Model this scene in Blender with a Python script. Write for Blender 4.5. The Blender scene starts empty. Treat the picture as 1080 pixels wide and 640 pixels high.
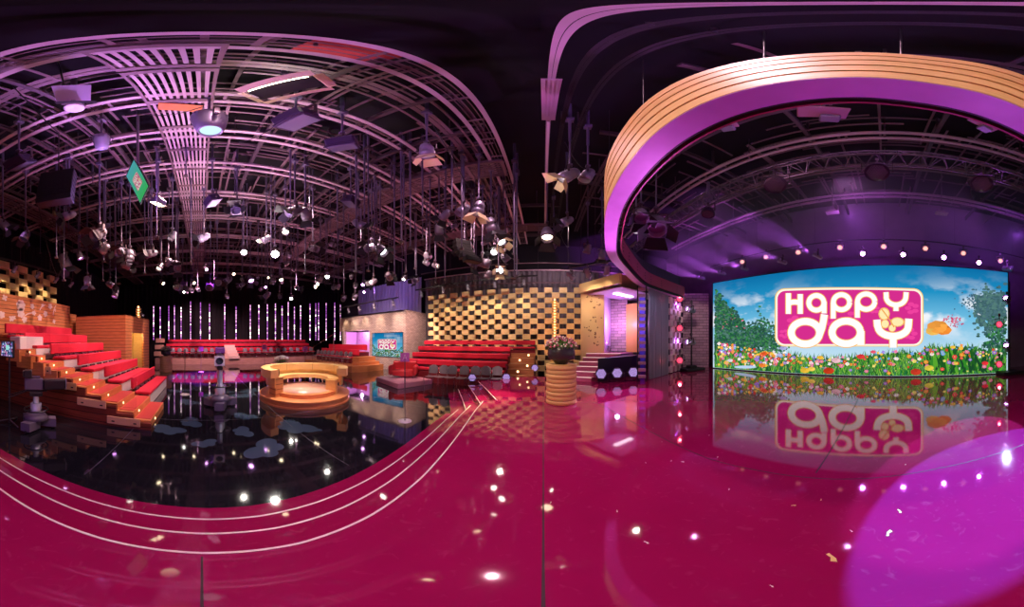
import bpy, math, random
from mathutils import Vector, Matrix, Euler

# ------------------------------------------------------------------ camera, world, exposure
SC = bpy.context.scene
COL = SC.collection
PI = math.pi
CAM_H = 1.6
B = -0.45                                    # level of the black lower floor

cam = bpy.data.cameras.new('camera')
cam.type = 'PANO'
cam.panorama_type = 'EQUIRECTANGULAR'
cam.longitude_min = math.radians(-135); cam.longitude_max = math.radians(135)
cam.latitude_min = math.radians(-70); cam.latitude_max = math.radians(90)
cam.clip_start = 0.02; cam.clip_end = 200
camo = bpy.data.objects.new('camera', cam); COL.objects.link(camo)
camo.location = (0, 0, CAM_H)
camo.rotation_euler = (PI / 2, 0, math.radians(8.25))      # middle of the picture looks 8.25 deg left of +Y
SC.camera = camo

W = bpy.data.worlds.new('world'); SC.world = W; W.use_nodes = True
W.node_tree.nodes['Background'].inputs[0].default_value = (0.02, 0.005, 0.02, 1)
W.node_tree.nodes['Background'].inputs[1].default_value = 0.3
SC.view_settings.view_transform = 'Standard'
SC.view_settings.look = 'None'
SC.view_settings.gamma = 1.0
SC.view_settings.use_curve_mapping = False
SC.view_settings.exposure = 0.25
try:
    SC.render.engine = 'CYCLES'
    SC.cycles.use_denoising = True
    SC.cycles.max_bounces = 6
    SC.cycles.diffuse_bounces = 3
    SC.cycles.glossy_bounces = 4
    SC.cycles.transparent_max_bounces = 12
    SC.cycles.volume_bounces = 0
    SC.cycles.sample_clamp_indirect = 6
    SC.cycles.caustics_reflective = False
    SC.cycles.caustics_refractive = False
    SC.cycles.use_light_tree = True
except Exception as e:
    print('cycles settings', e)

def aim_quat(p, t, up='Y'):
    return (Vector(t) - Vector(p)).to_track_quat('-Z', up)

def light(name, kind, loc, power, color, aim=None, size=0.1, angle=60, blend=0.3, sizey=None):
    L = bpy.data.lights.new(name, kind); L.energy = power; L.color = color
    if kind == 'SPOT':
        L.spot_size = math.radians(angle); L.spot_blend = blend; L.shadow_soft_size = size
    elif kind == 'POINT':
        L.shadow_soft_size = size
    elif kind == 'AREA':
        L.shape = 'RECTANGLE' if sizey else 'DISK'; L.size = size
        if sizey: L.size_y = sizey
    o = bpy.data.objects.new(name, L); COL.objects.link(o); o.location = loc
    if aim is not None:
        o.rotation_mode = 'QUATERNION'; o.rotation_quaternion = aim_quat(loc, aim)
    o['kind'] = 'helper'
    return o

# Added fill spots without fixtures, near the grid or aimed up at it
WARM = (1.0, 0.72, 0.45); WHITE = (1.0, 0.9, 0.82); PINK = (1.0, 0.25, 0.55)
MAG = (0.95, 0.12, 0.75); PUR = (0.42, 0.08, 1.0); VIO = (0.6, 0.12, 1.0)
AREAS = [
    # name, loc, power, colour, aim, spread x, spread y, cone
    ('fill_bank', (-7.0, 3.0, 7.9), 2300, (1, .74, .62), (-7, 3.4, 0), 1.5, 1.5, 44),
    ('fill_bank', (-9.0, 0.0, 7.6), 2600, (1, .62, .58), (-7.6, -4.4, 1), 4, 2, 58),
    ('fill_bank', (-14.0, 3.0, 7.4), 3600, (1, .52, .62), (-21, 3, 1), 3, 8, 68),
    ('fill_bank', (-5.0, 6.5, 7.8), 2000, (1, .62, .58), (-5, 11.2, .5), 5, .5, 56),
    ('fill_bank', (-1.2, 2.5, 8.0), 700, (1, .56, .72), (-.9, 2.5, 0), 2, 5, 110),
    ('fill_bank', (5.0, 3.0, 8.2), 120, (.85, .3, .9), (5, 3, 0), 4, 6, 120),
    ('fill_bank', (-3.0, 9.5, 7.4), 620, (1, .86, .72), (-3, 13.2, 2), 8, .5, 80),
    ('fill_bank', (-12.0, 8.0, 7.2), 1400, (1, .66, .6), (-12.5, 12, 1), 5, 1, 64),
    ('up_glow', (-7.0, 1.0, 4.6), 480, (.95, .62, .76), (-7, 1, 10), 12, 12, 0),
    ('up_glow', (4.0, 2.0, 5.4), 26, (.8, .35, .6), (4, 2, 10), 5, 10, 0),
]
for (n, l, p, c, a, sx, sy, cone) in AREAS:
    if n == 'up_glow':
        continue
    for (fx, fy) in ((-.5, -.4), (.5, -.3), (0, .5)):      # three added spots per bank
        light('fill_spot', 'SPOT', (l[0] + fx * sx, l[1] + fy * sy, l[2]), p * .62, c, (a[0] + fx * sx, a[1] + fy * sy, a[2]), .05, cone, .8)

# ------------------------------------------------------------------ helpers
def at(px, py, d):
    """point at horizontal distance d in the direction that the photograph shows at px, py"""
    az = math.radians((px - 573) / 4.0); el = math.radians((360 - py) / 4.0)
    return Vector((d * math.sin(az), d * math.cos(az), CAM_H + d * math.tan(el)))

def onz(px, py, z):
    el = math.radians((360 - py) / 4.0)
    return at(px, py, (z - CAM_H) / math.tan(el))

def ony(px, py, y):
    az = math.radians((px - 573) / 4.0)
    return at(px, py, y / math.cos(az))

def onx(px, py, x):
    az = math.radians((px - 573) / 4.0)
    return at(px, py, x / math.sin(az))

class MB:
    def __init__(s):
        s.v = []; s.f = []; s.c = []; s.m = []; s.sm = []; s.cur = None; s.mi = 0
    def face(s, idx, smooth=False):
        s.f.append(idx); s.c.append(s.cur); s.m.append(s.mi); s.sm.append(smooth)
    def add(s, vs, fs, M=None, smooth=False):
        o = len(s.v)
        for p in vs:
            p = Vector(p)
            s.v.append(M @ p if M is not None else p)
        for f in fs: s.face([o + i for i in f], smooth)
    def box(s, c, d, M=None, rz=0.0, bev=0.0):
        x, y, z = d[0] / 2, d[1] / 2, d[2] / 2
        T = Matrix.Translation(c) @ Matrix.Rotation(rz, 4, 'Z')
        if M is not None: T = M @ T
        b = min(bev, x * .9, y * .9, z * .9)
        if b <= 0:
            vs = [(-x, -y, -z), (x, -y, -z), (x, y, -z), (-x, y, -z), (-x, -y, z), (x, -y, z), (x, y, z), (-x, y, z)]
            fs = [(3, 2, 1, 0), (4, 5, 6, 7), (0, 1, 5, 4), (1, 2, 6, 5), (2, 3, 7, 6), (3, 0, 4, 7)]
            s.add(vs, fs, T)
        else:
            def ring(a, e, zz): return [(-a, -e, zz), (a, -e, zz), (a, e, zz), (-a, e, zz)]
            def oct_(a, e, q, zz): return [(-a + q, -e, zz), (a - q, -e, zz), (a, -e + q, zz), (a, e - q, zz), (a - q, e, zz), (-a + q, e, zz), (-a, e - q, zz), (-a, -e + q, zz)]
            rs = [oct_(x - b, y - b, b * .3, -z), oct_(x, y, b, -z + b), oct_(x, y, b, z - b), oct_(x - b, y - b, b * .3, z)]
            vs = sum(rs, []); fs = [tuple(range(7, -1, -1)), tuple(range(24, 32))]
            for k in range(3):
                for i in range(8):
                    j = (i + 1) % 8; fs.append((k * 8 + i, k * 8 + j, k * 8 + 8 + j, k * 8 + 8 + i))
            s.add(vs, fs, T)
        return s
    def cyl(s, p0, p1, r0, r1=None, n=10, cap=True, M=None):
        r1 = r0 if r1 is None else r1
        p0 = Vector(p0); p1 = Vector(p1); ax = p1 - p0
        if ax.length < 1e-6: return s
        q = ax.to_track_quat('Z', 'Y')
        vs = []
        for p, r in ((p0, r0), (p1, r1)):
            for i in range(n):
                a = 2 * PI * i / n
                vs.append(p + q @ Vector((r * math.cos(a), r * math.sin(a), 0)))
        fs = [(i, (i + 1) % n, n + (i + 1) % n, n + i) for i in range(n)]
        s.add(vs, fs, M, True)
        if cap: s.add([v for v in vs], [tuple(range(n - 1, -1, -1)), tuple(range(n, 2 * n))], M)
        return s
    def bar(s, p0, p1, w, h, M=None):
        p0 = Vector(p0); p1 = Vector(p1); ax = p1 - p0; L = ax.length
        up = Vector((0, 0, 1)) if abs(ax.normalized().z) < .95 else Vector((0, 1, 0))
        x = ax.normalized(); y = up.cross(x).normalized(); z = x.cross(y)
        T = Matrix(((x.x, y.x, z.x, 0), (x.y, y.y, z.y, 0), (x.z, y.z, z.z, 0), (0, 0, 0, 1)))
        T = Matrix.Translation((p0 + p1) / 2) @ T
        if M is not None: T = M @ T
        return s.box((0, 0, 0), (L, w, h), T)
    def tube(s, path, r, n=6, M=None):
        for a, b in zip(path[:-1], path[1:]): s.cyl(a, b, r, r, n, True, M)
        return s
    def lathe(s, prof, c=(0, 0, 0), n=24, M=None, a0=0, a1=2 * PI, smooth=True):
        full = abs(a1 - a0 - 2 * PI) < 1e-4
        k = n if full else n + 1
        vs = []; c = Vector(c)
        for (r, z) in prof:
            for i in range(k):
                a = a0 + (a1 - a0) * i / n
                vs.append(c + Vector((r * math.cos(a), r * math.sin(a), z)))
        fs = []
        for j in range(len(prof) - 1):
            for i in range(n):
                i2 = (i + 1) % k if full else i + 1
                fs.append((j * k + i, j * k + i2, (j + 1) * k + i2, (j + 1) * k + i))
        s.add(vs, fs, M, smooth)
        return s
    def arcbox(s, c, r0, r1, z0, z1, a0, a1, n=32):
        vs = []; c = Vector(c)
        for i in range(n + 1):
            a = a0 + (a1 - a0) * i / n; u = Vector((math.cos(a), math.sin(a), 0))
            for (r, z) in ((r0, z0), (r1, z0), (r1, z1), (r0, z1)): vs.append(c + u * r + Vector((0, 0, z)))
        fs = []
        for i in range(n):
            for j in range(4): fs.append((i * 4 + j, i * 4 + (j + 1) % 4, i * 4 + 4 + (j + 1) % 4, i * 4 + 4 + j))
        fs.append((3, 2, 1, 0)); fs.append((n * 4, n * 4 + 1, n * 4 + 2, n * 4 + 3))
        s.add(vs, fs); return s
    def prism(s, poly, z0, z1):
        n = len(poly)
        vs = [(p[0], p[1], z0) for p in poly] + [(p[0], p[1], z1) for p in poly]
        fs = [tuple(range(n - 1, -1, -1)), tuple(range(n, 2 * n))] + [(i, (i + 1) % n, n + (i + 1) % n, n + i) for i in range(n)]
        s.add(vs, fs); return s
    def xprism(s, poly, x0, x1):            # polygon in (y, z)
        n = len(poly)
        vs = [(x0, p[0], p[1]) for p in poly] + [(x1, p[0], p[1]) for p in poly]
        fs = [tuple(range(n)), tuple(range(2 * n - 1, n - 1, -1))] + [(i, n + i, n + (i + 1) % n, (i + 1) % n) for i in range(n)]
        s.add(vs, fs); return s
    def quad(s, a, b, c, d): s.add([a, b, c, d], [(0, 1, 2, 3)]); return s
    def slab(s, p0, p1, z0, z1, t):         # upright wall segment from p0 to p1 (xy), thickness t to the left side
        d = Vector((p1[0] - p0[0], p1[1] - p0[1], 0)).normalized(); nrm = Vector((-d.y, d.x, 0)) * t
        poly = [(p0[0], p0[1]), (p1[0], p1[1]), (p1[0] + nrm.x, p1[1] + nrm.y), (p0[0] + nrm.x, p0[1] + nrm.y)]
        return s.prism(poly, z0, z1)
    def ball(s, c, r, n=8, m=5, sc=(1, 1, 1)):
        vs = [(0, 0, 1)]
        for j in range(1, m):
            t = PI * j / m
            for i in range(n):
                a = 2 * PI * i / n; vs.append((math.sin(t) * math.cos(a), math.sin(t) * math.sin(a), math.cos(t)))
        vs.append((0, 0, -1))
        fs = [(0, 1 + i, 1 + (i + 1) % n) for i in range(n)]
        for j in range(m - 2):
            for i in range(n):
                a = 1 + j * n + i; b = 1 + j * n + (i + 1) % n; fs.append((a, a + n, b + n, b))
        L = len(vs) - 1
        fs += [(L, 1 + (m - 2) * n + (i + 1) % n, 1 + (m - 2) * n + i) for i in range(n)]
        c = Vector(c)
        s.add([c + Vector((v[0] * r * sc[0], v[1] * r * sc[1], v[2] * r * sc[2])) for v in vs], fs, None, True); return s
    def mesh(s, name, mats):
        me = bpy.data.meshes.new(name)
        me.from_pydata([tuple(v) for v in s.v], [], s.f)
        if not isinstance(mats, (list, tuple)): mats = [mats]
        for m in mats: me.materials.append(m)
        me.polygons.foreach_set('material_index', s.m)
        me.polygons.foreach_set('use_smooth', s.sm)
        if any(c is not None for c in s.c):
            ca = me.color_attributes.new('tint', 'FLOAT_COLOR', 'CORNER')
            buf = []
            for f, c in zip(s.f, s.c):
                c = c or (1, 1, 1)
                buf += [c[0], c[1], c[2], 1.0] * len(f)
            ca.data.foreach_set('color', buf)
        me.update()
        return me

def link(name, me, parent=None):
    o = bpy.data.objects.new(name, me); COL.objects.link(o)
    if parent is not None: o.parent = parent
    return o

def part(name, mb, m, parent, label=None):
    o = link(name, mb.mesh(name, m) if isinstance(mb, MB) else mb, parent)
    if label: o['label'] = label
    return o

def T(name, label, cat, loc=(0, 0, 0), rz=0.0, group=None):
    o = bpy.data.objects.new(name, None); COL.objects.link(o)
    o.empty_display_size = .1
    o.location = loc; o.rotation_euler = (0, 0, rz); o['label'] = label; o['category'] = cat
    if group: o['group'] = group
    return o

def one(name, mb, m, label, cat, group=None, loc=None, rz=0.0):
    o = link(name, mb.mesh(name, m) if isinstance(mb, MB) else mb)
    o['label'] = label; o['category'] = cat
    if group: o['group'] = group
    if loc is not None: o.location = loc; o.rotation_euler = (0, 0, rz)
    return o

def S(name, mb, m):
    o = link(name, mb.mesh(name, m)); o['kind'] = 'structure'; return o

def dup(root, loc=None, rz=None, label=None, group=None):
    r = root.copy(); COL.objects.link(r)
    if loc is not None: r.location = loc
    if rz is not None: r.rotation_euler = (0, 0, rz)
    if label: r['label'] = label
    if group: r['group'] = group
    for ch in list(root.children):
        c = ch.copy(); COL.objects.link(c); c.parent = r
        for g in list(ch.children):
            d = g.copy(); COL.objects.link(d); d.parent = c
    return r

ORD = 'first second third fourth fifth sixth seventh eighth ninth tenth eleventh twelfth thirteenth fourteenth fifteenth sixteenth seventeenth eighteenth nineteenth twentieth twenty-first twenty-second twenty-third twenty-fourth twenty-fifth'.split()

# ------------------------------------------------------------------ materials
MATS = {}
def mat(name, col, rough=.5, metal=0.0, emit=None, es=0.0, coat=0.0, spec=.5, noise=0.0, nscale=8.0, bump=0.0, alpha=1.0):
    if name in MATS: return MATS[name]
    m = bpy.data.materials.new(name); m.use_nodes = True; nt = m.node_tree
    b = nt.nodes['Principled BSDF']
    b.inputs['Base Color'].default_value = (*col, 1); b.inputs['Roughness'].default_value = rough
    b.inputs['Metallic'].default_value = metal
    b.inputs['Specular IOR Level'].default_value = spec
    if coat: b.inputs['Coat Weight'].default_value = coat; b.inputs['Coat Roughness'].default_value = .04
    if emit: b.inputs['Emission Color'].default_value = (*emit, 1); b.inputs['Emission Strength'].default_value = es
    if noise or bump:
        tc = nt.nodes.new('ShaderNodeTexCoord'); nz = nt.nodes.new('ShaderNodeTexNoise')
        nz.inputs['Scale'].default_value = nscale; nz.inputs['Detail'].default_value = 5
        nt.links.new(tc.outputs['Object'], nz.inputs['Vector'])
        if noise:
            mx = nt.nodes.new('ShaderNodeMix'); mx.data_type = 'RGBA'
            mx.inputs[6].default_value = (*[c * (1 - noise) for c in col], 1)
            mx.inputs[7].default_value = (*[min(1, c * (1 + noise)) for c in col], 1)
            nt.links.new(nz.outputs['Fac'], mx.inputs[0]); nt.links.new(mx.outputs[2], b.inputs['Base Color'])
        if bump:
            bp = nt.nodes.new('ShaderNodeBump'); bp.inputs['Strength'].default_value = bump; bp.inputs['Distance'].default_value = .02
            nt.links.new(nz.outputs['Fac'], bp.inputs['Height']); nt.links.new(bp.outputs['Normal'], b.inputs['Normal'])
    MATS[name] = m
    return m

def wood(name, c1, c2, rough=.35, scale=(1, 1, 1), plank=None):
    """streaky veneer; plank = board height in metres (dark joints between boards)"""
    m = bpy.data.materials.new(name); m.use_nodes = True; nt = m.node_tree; b = nt.nodes['Principled BSDF']
    tc = nt.nodes.new('ShaderNodeTexCoord'); mp = nt.nodes.new('ShaderNodeMapping')
    mp.inputs['Scale'].default_value = (scale[0], scale[1], scale[2])
    nz = nt.nodes.new('ShaderNodeTexNoise'); nz.inputs['Scale'].default_value = 2.0; nz.inputs['Detail'].default_value = 6
    cr = nt.nodes.new('ShaderNodeValToRGB')
    cr.color_ramp.elements[0].position = .3; cr.color_ramp.elements[0].color = (*c1, 1)
    cr.color_ramp.elements[1].position = .7; cr.color_ramp.elements[1].color = (*c2, 1)
    nt.links.new(tc.outputs['Object'], mp.inputs[0]); nt.links.new(mp.outputs[0], nz.inputs['Vector'])
    nt.links.new(nz.outputs['Fac'], cr.inputs[0])
    out = cr.outputs[0]
    if plank:
        sx = nt.nodes.new('ShaderNodeSeparateXYZ'); nt.links.new(tc.outputs['Object'], sx.inputs[0])
        md = nt.nodes.new('ShaderNodeMath'); md.operation = 'MODULO'; md.inputs[1].default_value = plank
        ad = nt.nodes.new('ShaderNodeMath'); ad.operation = 'ADD'; ad.inputs[1].default_value = 20.0
        nt.links.new(sx.outputs[2], ad.inputs[0]); nt.links.new(ad.outputs[0], md.inputs[0])
        lt = nt.nodes.new('ShaderNodeMath'); lt.operation = 'LESS_THAN'; lt.inputs[1].default_value = min(.025, plank * .12)
        nt.links.new(md.outputs[0], lt.inputs[0])
        mx = nt.nodes.new('ShaderNodeMix'); mx.data_type = 'RGBA'
        nt.links.new(lt.outputs[0], mx.inputs[0]); nt.links.new(out, mx.inputs[6]); mx.inputs[7].default_value = (*[c * .25 for c in c1], 1)
        out = mx.outputs[2]
    nt.links.new(out, b.inputs['Base Color']); b.inputs['Roughness'].default_value = rough
    return m

def brick(name, c1, c2, mortar, scale=1.0, rough=.8, bw=.5, bh=.25, diag=False):
    m = bpy.data.materials.new(name); m.use_nodes = True; nt = m.node_tree; b = nt.nodes['Principled BSDF']
    tc = nt.nodes.new('ShaderNodeTexCoord'); sx = nt.nodes.new('ShaderNodeSeparateXYZ'); cb = nt.nodes.new('ShaderNodeCombineXYZ')
    nt.links.new(tc.outputs['Object'], sx.inputs[0])
    ad = nt.nodes.new('ShaderNodeMath'); ad.operation = 'SUBTRACT' if diag else 'ADD'
    nt.links.new(sx.outputs[0], ad.inputs[0]); nt.links.new(sx.outputs[1], ad.inputs[1])
    nt.links.new(ad.outputs[0], cb.inputs[0]); nt.links.new(sx.outputs[2], cb.inputs[1])
    bt = nt.nodes.new('ShaderNodeTexBrick'); nt.links.new(cb.outputs[0], bt.inputs['Vector'])
    bt.inputs['Color1'].default_value = (*c1, 1); bt.inputs['Color2'].default_value = (*c2, 1); bt.inputs['Mortar'].default_value = (*mortar, 1)
    bt.inputs['Scale'].default_value = scale; bt.inputs['Brick Width'].default_value = bw; bt.inputs['Row Height'].default_value = bh
    bt.inputs['Mortar Size'].default_value = .012; bt.offset = .5
    nt.links.new(bt.outputs['Color'], b.inputs['Base Color'])
    bp = nt.nodes.new('ShaderNodeBump'); bp.inputs['Strength'].default_value = .6; bp.inputs['Distance'].default_value = .02
    nz = nt.nodes.new('ShaderNodeTexNoise'); nz.inputs['Scale'].default_value = 14
    nt.links.new(tc.outputs['Object'], nz.inputs['Vector'])
    sb = nt.nodes.new('ShaderNodeMath'); sb.operation = 'SUBTRACT'
    nt.links.new(nz.outputs['Fac'], sb.inputs[0]); nt.links.new(bt.outputs['Fac'], sb.inputs[1])
    nt.links.new(sb.outputs[0], bp.inputs['Height']); nt.links.new(bp.outputs['Normal'], b.inputs['Normal'])
    b.inputs['Roughness'].default_value = rough
    return m

def emis(name, col, s):
    if name in MATS: return MATS[name]
    m = bpy.data.materials.new(name); m.use_nodes = True; nt = m.node_tree
    nt.nodes.remove(nt.nodes['Principled BSDF'])
    e = nt.nodes.new('ShaderNodeEmission'); e.inputs[0].default_value = (*col, 1); e.inputs[1].default_value = s
    nt.links.new(e.outputs[0], nt.nodes['Material Output'].inputs[0]); MATS[name] = m
    return m

def screen_mat(name, s):
    m = bpy.data.materials.new(name); m.use_nodes = True; nt = m.node_tree
    nt.nodes.remove(nt.nodes['Principled BSDF'])
    e = nt.nodes.new('ShaderNodeEmission'); e.inputs[1].default_value = s
    a = nt.nodes.new('ShaderNodeVertexColor'); a.layer_name = 'tint'
    nt.links.new(a.outputs[0], e.inputs[0]); nt.links.new(e.outputs[0], nt.nodes['Material Output'].inputs[0])
    return m

M_black = mat('black_paint', (.012, .011, .014), .55)
M_gloss = mat('black_plastic', (.015, .014, .018), .3)
M_steel = mat('grid_steel', (.20, .125, .14), .5, .3, noise=.4, nscale=.8)
M_rail = mat('painted_rail', (.52, .38, .42), .5, .2, noise=.5, nscale=.6)
M_dsteel = mat('dark_steel', (.11, .075, .09), .5, .5)
M_grey = mat('grey_housing', (.30, .28, .36), .4, .3)
M_pole = mat('hoist_tube', (.17, .14, .22), .45, .3)
M_white = mat('white_paint', (.8, .78, .78), .4)
M_chrome = mat('chrome', (.75, .75, .8), .15, 1.0)
M_red = mat('red_upholstery', (.62, .012, .045), .7, noise=.12, nscale=3)
M_redcarpet = mat('red_tread', (.62, .07, .06), .5)
M_seatgap = mat('seat_gap', (.07, .02, .04), .6)
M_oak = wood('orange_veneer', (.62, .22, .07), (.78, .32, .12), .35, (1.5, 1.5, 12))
M_oakp = wood('orange_boards', (.60, .21, .07), (.76, .31, .12), .4, (1.5, 1.5, 10), plank=.16)
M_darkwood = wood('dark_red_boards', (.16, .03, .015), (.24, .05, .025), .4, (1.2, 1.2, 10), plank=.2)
M_yellow = wood('yellow_veneer', (.80, .48, .14), (.9, .58, .2), .3, (2, 2, 8))
M_gold = wood('gold_slat', (.80, .48, .17), (.92, .62, .27), .5, (.6, .6, 14))
M_lattice = wood('lattice_timber', (.76, .54, .24), (.88, .66, .33), .5, (2, 2, 7))
M_pinkwood = wood('pink_plinth', (.45, .24, .18), (.6, .34, .26), .4, (1, 1, 8))
M_brick = brick('pale_brick', (.66, .52, .46), (.48, .37, .33), (.24, .18, .18), 1, .85, .26, .09)
M_brick2 = brick('stone_brick', (.62, .44, .46), (.42, .30, .33), (.10, .06, .08), 1, .85, .62, .17, True)
M_curtain_black = mat('black_curtain', (.008, .006, .009), .95)
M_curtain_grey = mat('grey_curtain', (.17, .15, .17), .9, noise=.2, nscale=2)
M_silver = mat('silver_curtain', (.36, .36, .42), .38, .3)
M_green = mat('leaf_green', (.12, .32, .05), .5)
M_leather = mat('yellow_leather', (.92, .62, .24), .45)
M_chairgrey = mat('grey_chair_shell', (.20, .19, .21), .35)
M_glass = mat('clear_plastic', (.9, .9, .95), .05); M_glass.node_tree.nodes['Principled BSDF'].inputs['Transmission Weight'].default_value = 1.0
M_glass.node_tree.nodes['Principled BSDF'].inputs['IOR'].default_value = 1.05
M_nosing = mat('white_nosing', (.9, .75, .72), .4)
M_ringunder = mat('lilac_ring_panel', (.62, .34, .66), .4, noise=.2, nscale=3)

# stage floor: glossy pink resin with faint scuffs
def floor_material(name, base, var, rough, scuffc, coat=.0):
    m = bpy.data.materials.new(name); m.use_nodes = True; nt = m.node_tree; b = nt.nodes['Principled BSDF']
    tc = nt.nodes.new('ShaderNodeTexCoord')
    n1 = nt.nodes.new('ShaderNodeTexNoise'); n1.inputs['Scale'].default_value = 1.3; n1.inputs['Detail'].default_value = 8; n1.inputs['Roughness'].default_value = .65
    n2 = nt.nodes.new('ShaderNodeTexNoise'); n2.inputs['Scale'].default_value = 6; n2.inputs['Detail'].default_value = 10; n2.inputs['Distortion'].default_value = 2.5
    nt.links.new(tc.outputs['Object'], n1.inputs['Vector']); nt.links.new(tc.outputs['Object'], n2.inputs['Vector'])
    mx = nt.nodes.new('ShaderNodeMix'); mx.data_type = 'RGBA'
    mx.inputs[6].default_value = (*base, 1); mx.inputs[7].default_value = (*var, 1)
    nt.links.new(n1.outputs['Fac'], mx.inputs[0])
    cr = nt.nodes.new('ShaderNodeValToRGB'); cr.color_ramp.elements[0].position = .60; cr.color_ramp.elements[1].position = .72
    cr.color_ramp.elements[0].color = (0, 0, 0, 1); cr.color_ramp.elements[1].color = (.35, .35, .35, 1)
    nt.links.new(n2.outputs['Fac'], cr.inputs[0])
    m2 = nt.nodes.new('ShaderNodeMix'); m2.data_type = 'RGBA'
    nt.links.new(cr.outputs[0], m2.inputs[0]); nt.links.new(mx.outputs[2], m2.inputs[6]); m2.inputs[7].default_value = (*scuffc, 1)
    nt.links.new(m2.outputs[2], b.inputs['Base Color'])
    rr = nt.nodes.new('ShaderNodeMapRange'); rr.inputs['To Min'].default_value = rough * .7; rr.inputs['To Max'].default_value = rough * 1.5
    nt.links.new(n2.outputs['Fac'], rr.inputs['Value']); nt.links.new(rr.outputs[0], b.inputs['Roughness'])
    b.inputs['Specular IOR Level'].default_value = .5
    if coat: b.inputs['Coat Weight'].default_value = coat; b.inputs['Coat Roughness'].default_value = .05
    return m
M_stage = floor_material('pink_resin', (.27, .0042, .062), (.35, .007, .086), .04, (.42, .04, .13), .25)
M_blackfloor = floor_material('black_resin', (.008, .008, .012), (.013, .013, .018), .05, (.03, .03, .04), .6)

# ------------------------------------------------------------------ setting: floors, walls, ceiling
XL, XR, YF, YN, ZC = -24.0, 11.2, 17.6, -11.0, 9.9
edge = [(-1.30, -11.0), (-1.28, -4.0), (-1.19, -1.6), (-1.12, -.5), (-1.09, 0.0), (-1.08, .5), (-1.11, 1.1), (-1.18, 1.9), (-1.32, 3.1), (-1.50, 4.6), (-1.55, 5.45)]
flight = [(-1.22, 5.62), (-1.85, 6.9), (-2.55, 8.25)]
stage_poly = edge + flight + [(-1.7, 9.5), (-.2, 9.75), (1.0, 9.9), (1.5, 12.9), (XR, 12.9), (XR, -11.0)]
mb = MB(); mb.prism(stage_poly, B, 0); S('floor', mb, M_stage)
mb = MB(); mb.box(((XL + XR) / 2, (YF + YN) / 2, B - .1), (XR - XL, YF - YN, .2)); S('floor_lower', mb, M_blackfloor)

def offs(path, d):
    out = []
    for i, p in enumerate(path):
        a = Vector(path[max(0, i - 1)]); b = Vector(path[min(len(path) - 1, i + 1)])
        t = (b - a).normalized(); n = Vector((-t.y, t.x))
        out.append((p[0] + n.x * d, p[1] + n.y * d))
    return out
def strip_prism(mb, pa, pb, z0, z1):
    for i in range(len(pa) - 1): mb.prism([pa[i], pa[i + 1], pb[i + 1], pb[i]], z0, z1)
for nm, path, wd in (('stage_steps', edge, .345), ('stage_steps', flight, .40)):
    mb = MB()
    for k in range(1, 4):
        strip_prism(mb, offs(path, wd * (k - 1)), offs(path, wd * k), B, max(B + .006, -.15 * k))
    S(nm, mb, M_stage)
    mb = MB()
    for k in range(0, 3):
        z = -.15 * k
        pa = offs(path, wd * k - .012); pb = offs(path, wd * k + .006)
        strip_prism(mb, pa, pb, z, z + .006)
    S('trim_steps', mb, M_nosing)
# cross-step sides of the small flight
# floor joints
mb = MB()
mb.box((0.0, 5.0, .0008), (.012, 9.0, .0016)); mb.box((-.55, 0, .0008), (1.0, .01, .0016)); mb.box((5.8, .72, .0008), (7.2, .014, .0016))
arc = [(1.2, 5.6), (1.46, 4.86), (1.7, 3.4), (1.85, 1.9), (2.0, 1.2), (2.12, .5), (2.35, -.6), (2.5, -1.85), (2.8, -3.5)]
strip_prism(mb, offs(arc, -.006), offs(arc, .006), .0, .0016)
S('trim_joints', mb, mat('floor_joint', (.03, .002, .01), .6))
mb = MB()
for x in (-5.4, -9.0, -13.0): mb.box((x, 3.5, B + .0008), (.01, 18, .0016))
for y in (-1.5, 2.0, 5.6): mb.box((-10, y, B + .0008), (15, .01, .0016))
S('trim_joints_lower', mb, mat('floor_joint_grey', (.10, .09, .11), .6))

mb = MB(); mb.box((XR + .1, (YF + YN) / 2, 4.5), (.2, YF - YN, 11)); S('wall_right', mb, mat('violet_wall', (.22, .14, .22), .8, noise=.35, nscale=1.2))
mb = MB(); mb.box(((XL + XR) / 2, YF + .1, 4.5), (XR - XL, .2, 11)); S('wall_back', mb, M_black)
mb = MB(); mb.box((XL - .1, (YF + YN) / 2, 4.5), (.2, YF - YN, 11)); S('wall_left', mb, M_black)
mb = MB(); mb.box(((XL + XR) / 2, YN - .1, 4.5), (XR - XL, .2, 11)); S('wall_front', mb, M_black)
mb = MB(); mb.box(((XL + XR) / 2, (YF + YN) / 2, ZC + .1), (XR - XL + .4, YF - YN + .4, .2)); S('ceiling', mb, mat('ceiling_black', (.006, .004, .006), .9))

def drape(mb, p0, p1, z0, z1, pitch=.28, amp=.06, per=6):
    p0 = Vector((p0[0], p0[1], 0)); p1 = Vector((p1[0], p1[1], 0)); L = (p1 - p0).length
    t = (p1 - p0) / L; n = Vector((-t.y, t.x, 0)); N = max(2, int(L / pitch * per)); vs = []
    for i in range(N + 1):
        s_ = L * i / N; ph = 2 * PI * s_ / pitch
        q = p0 + t * s_ + n * (amp * math.sin(ph) + .3 * amp * math.sin(ph * .37 + 1))
        vs += [q + Vector((0, 0, z0)), q + Vector((0, 0, z1))]
    mb.add(vs, [(2 * i, 2 * i + 2, 2 * i + 3, 2 * i + 1) for i in range(N)], None, True)

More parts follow.
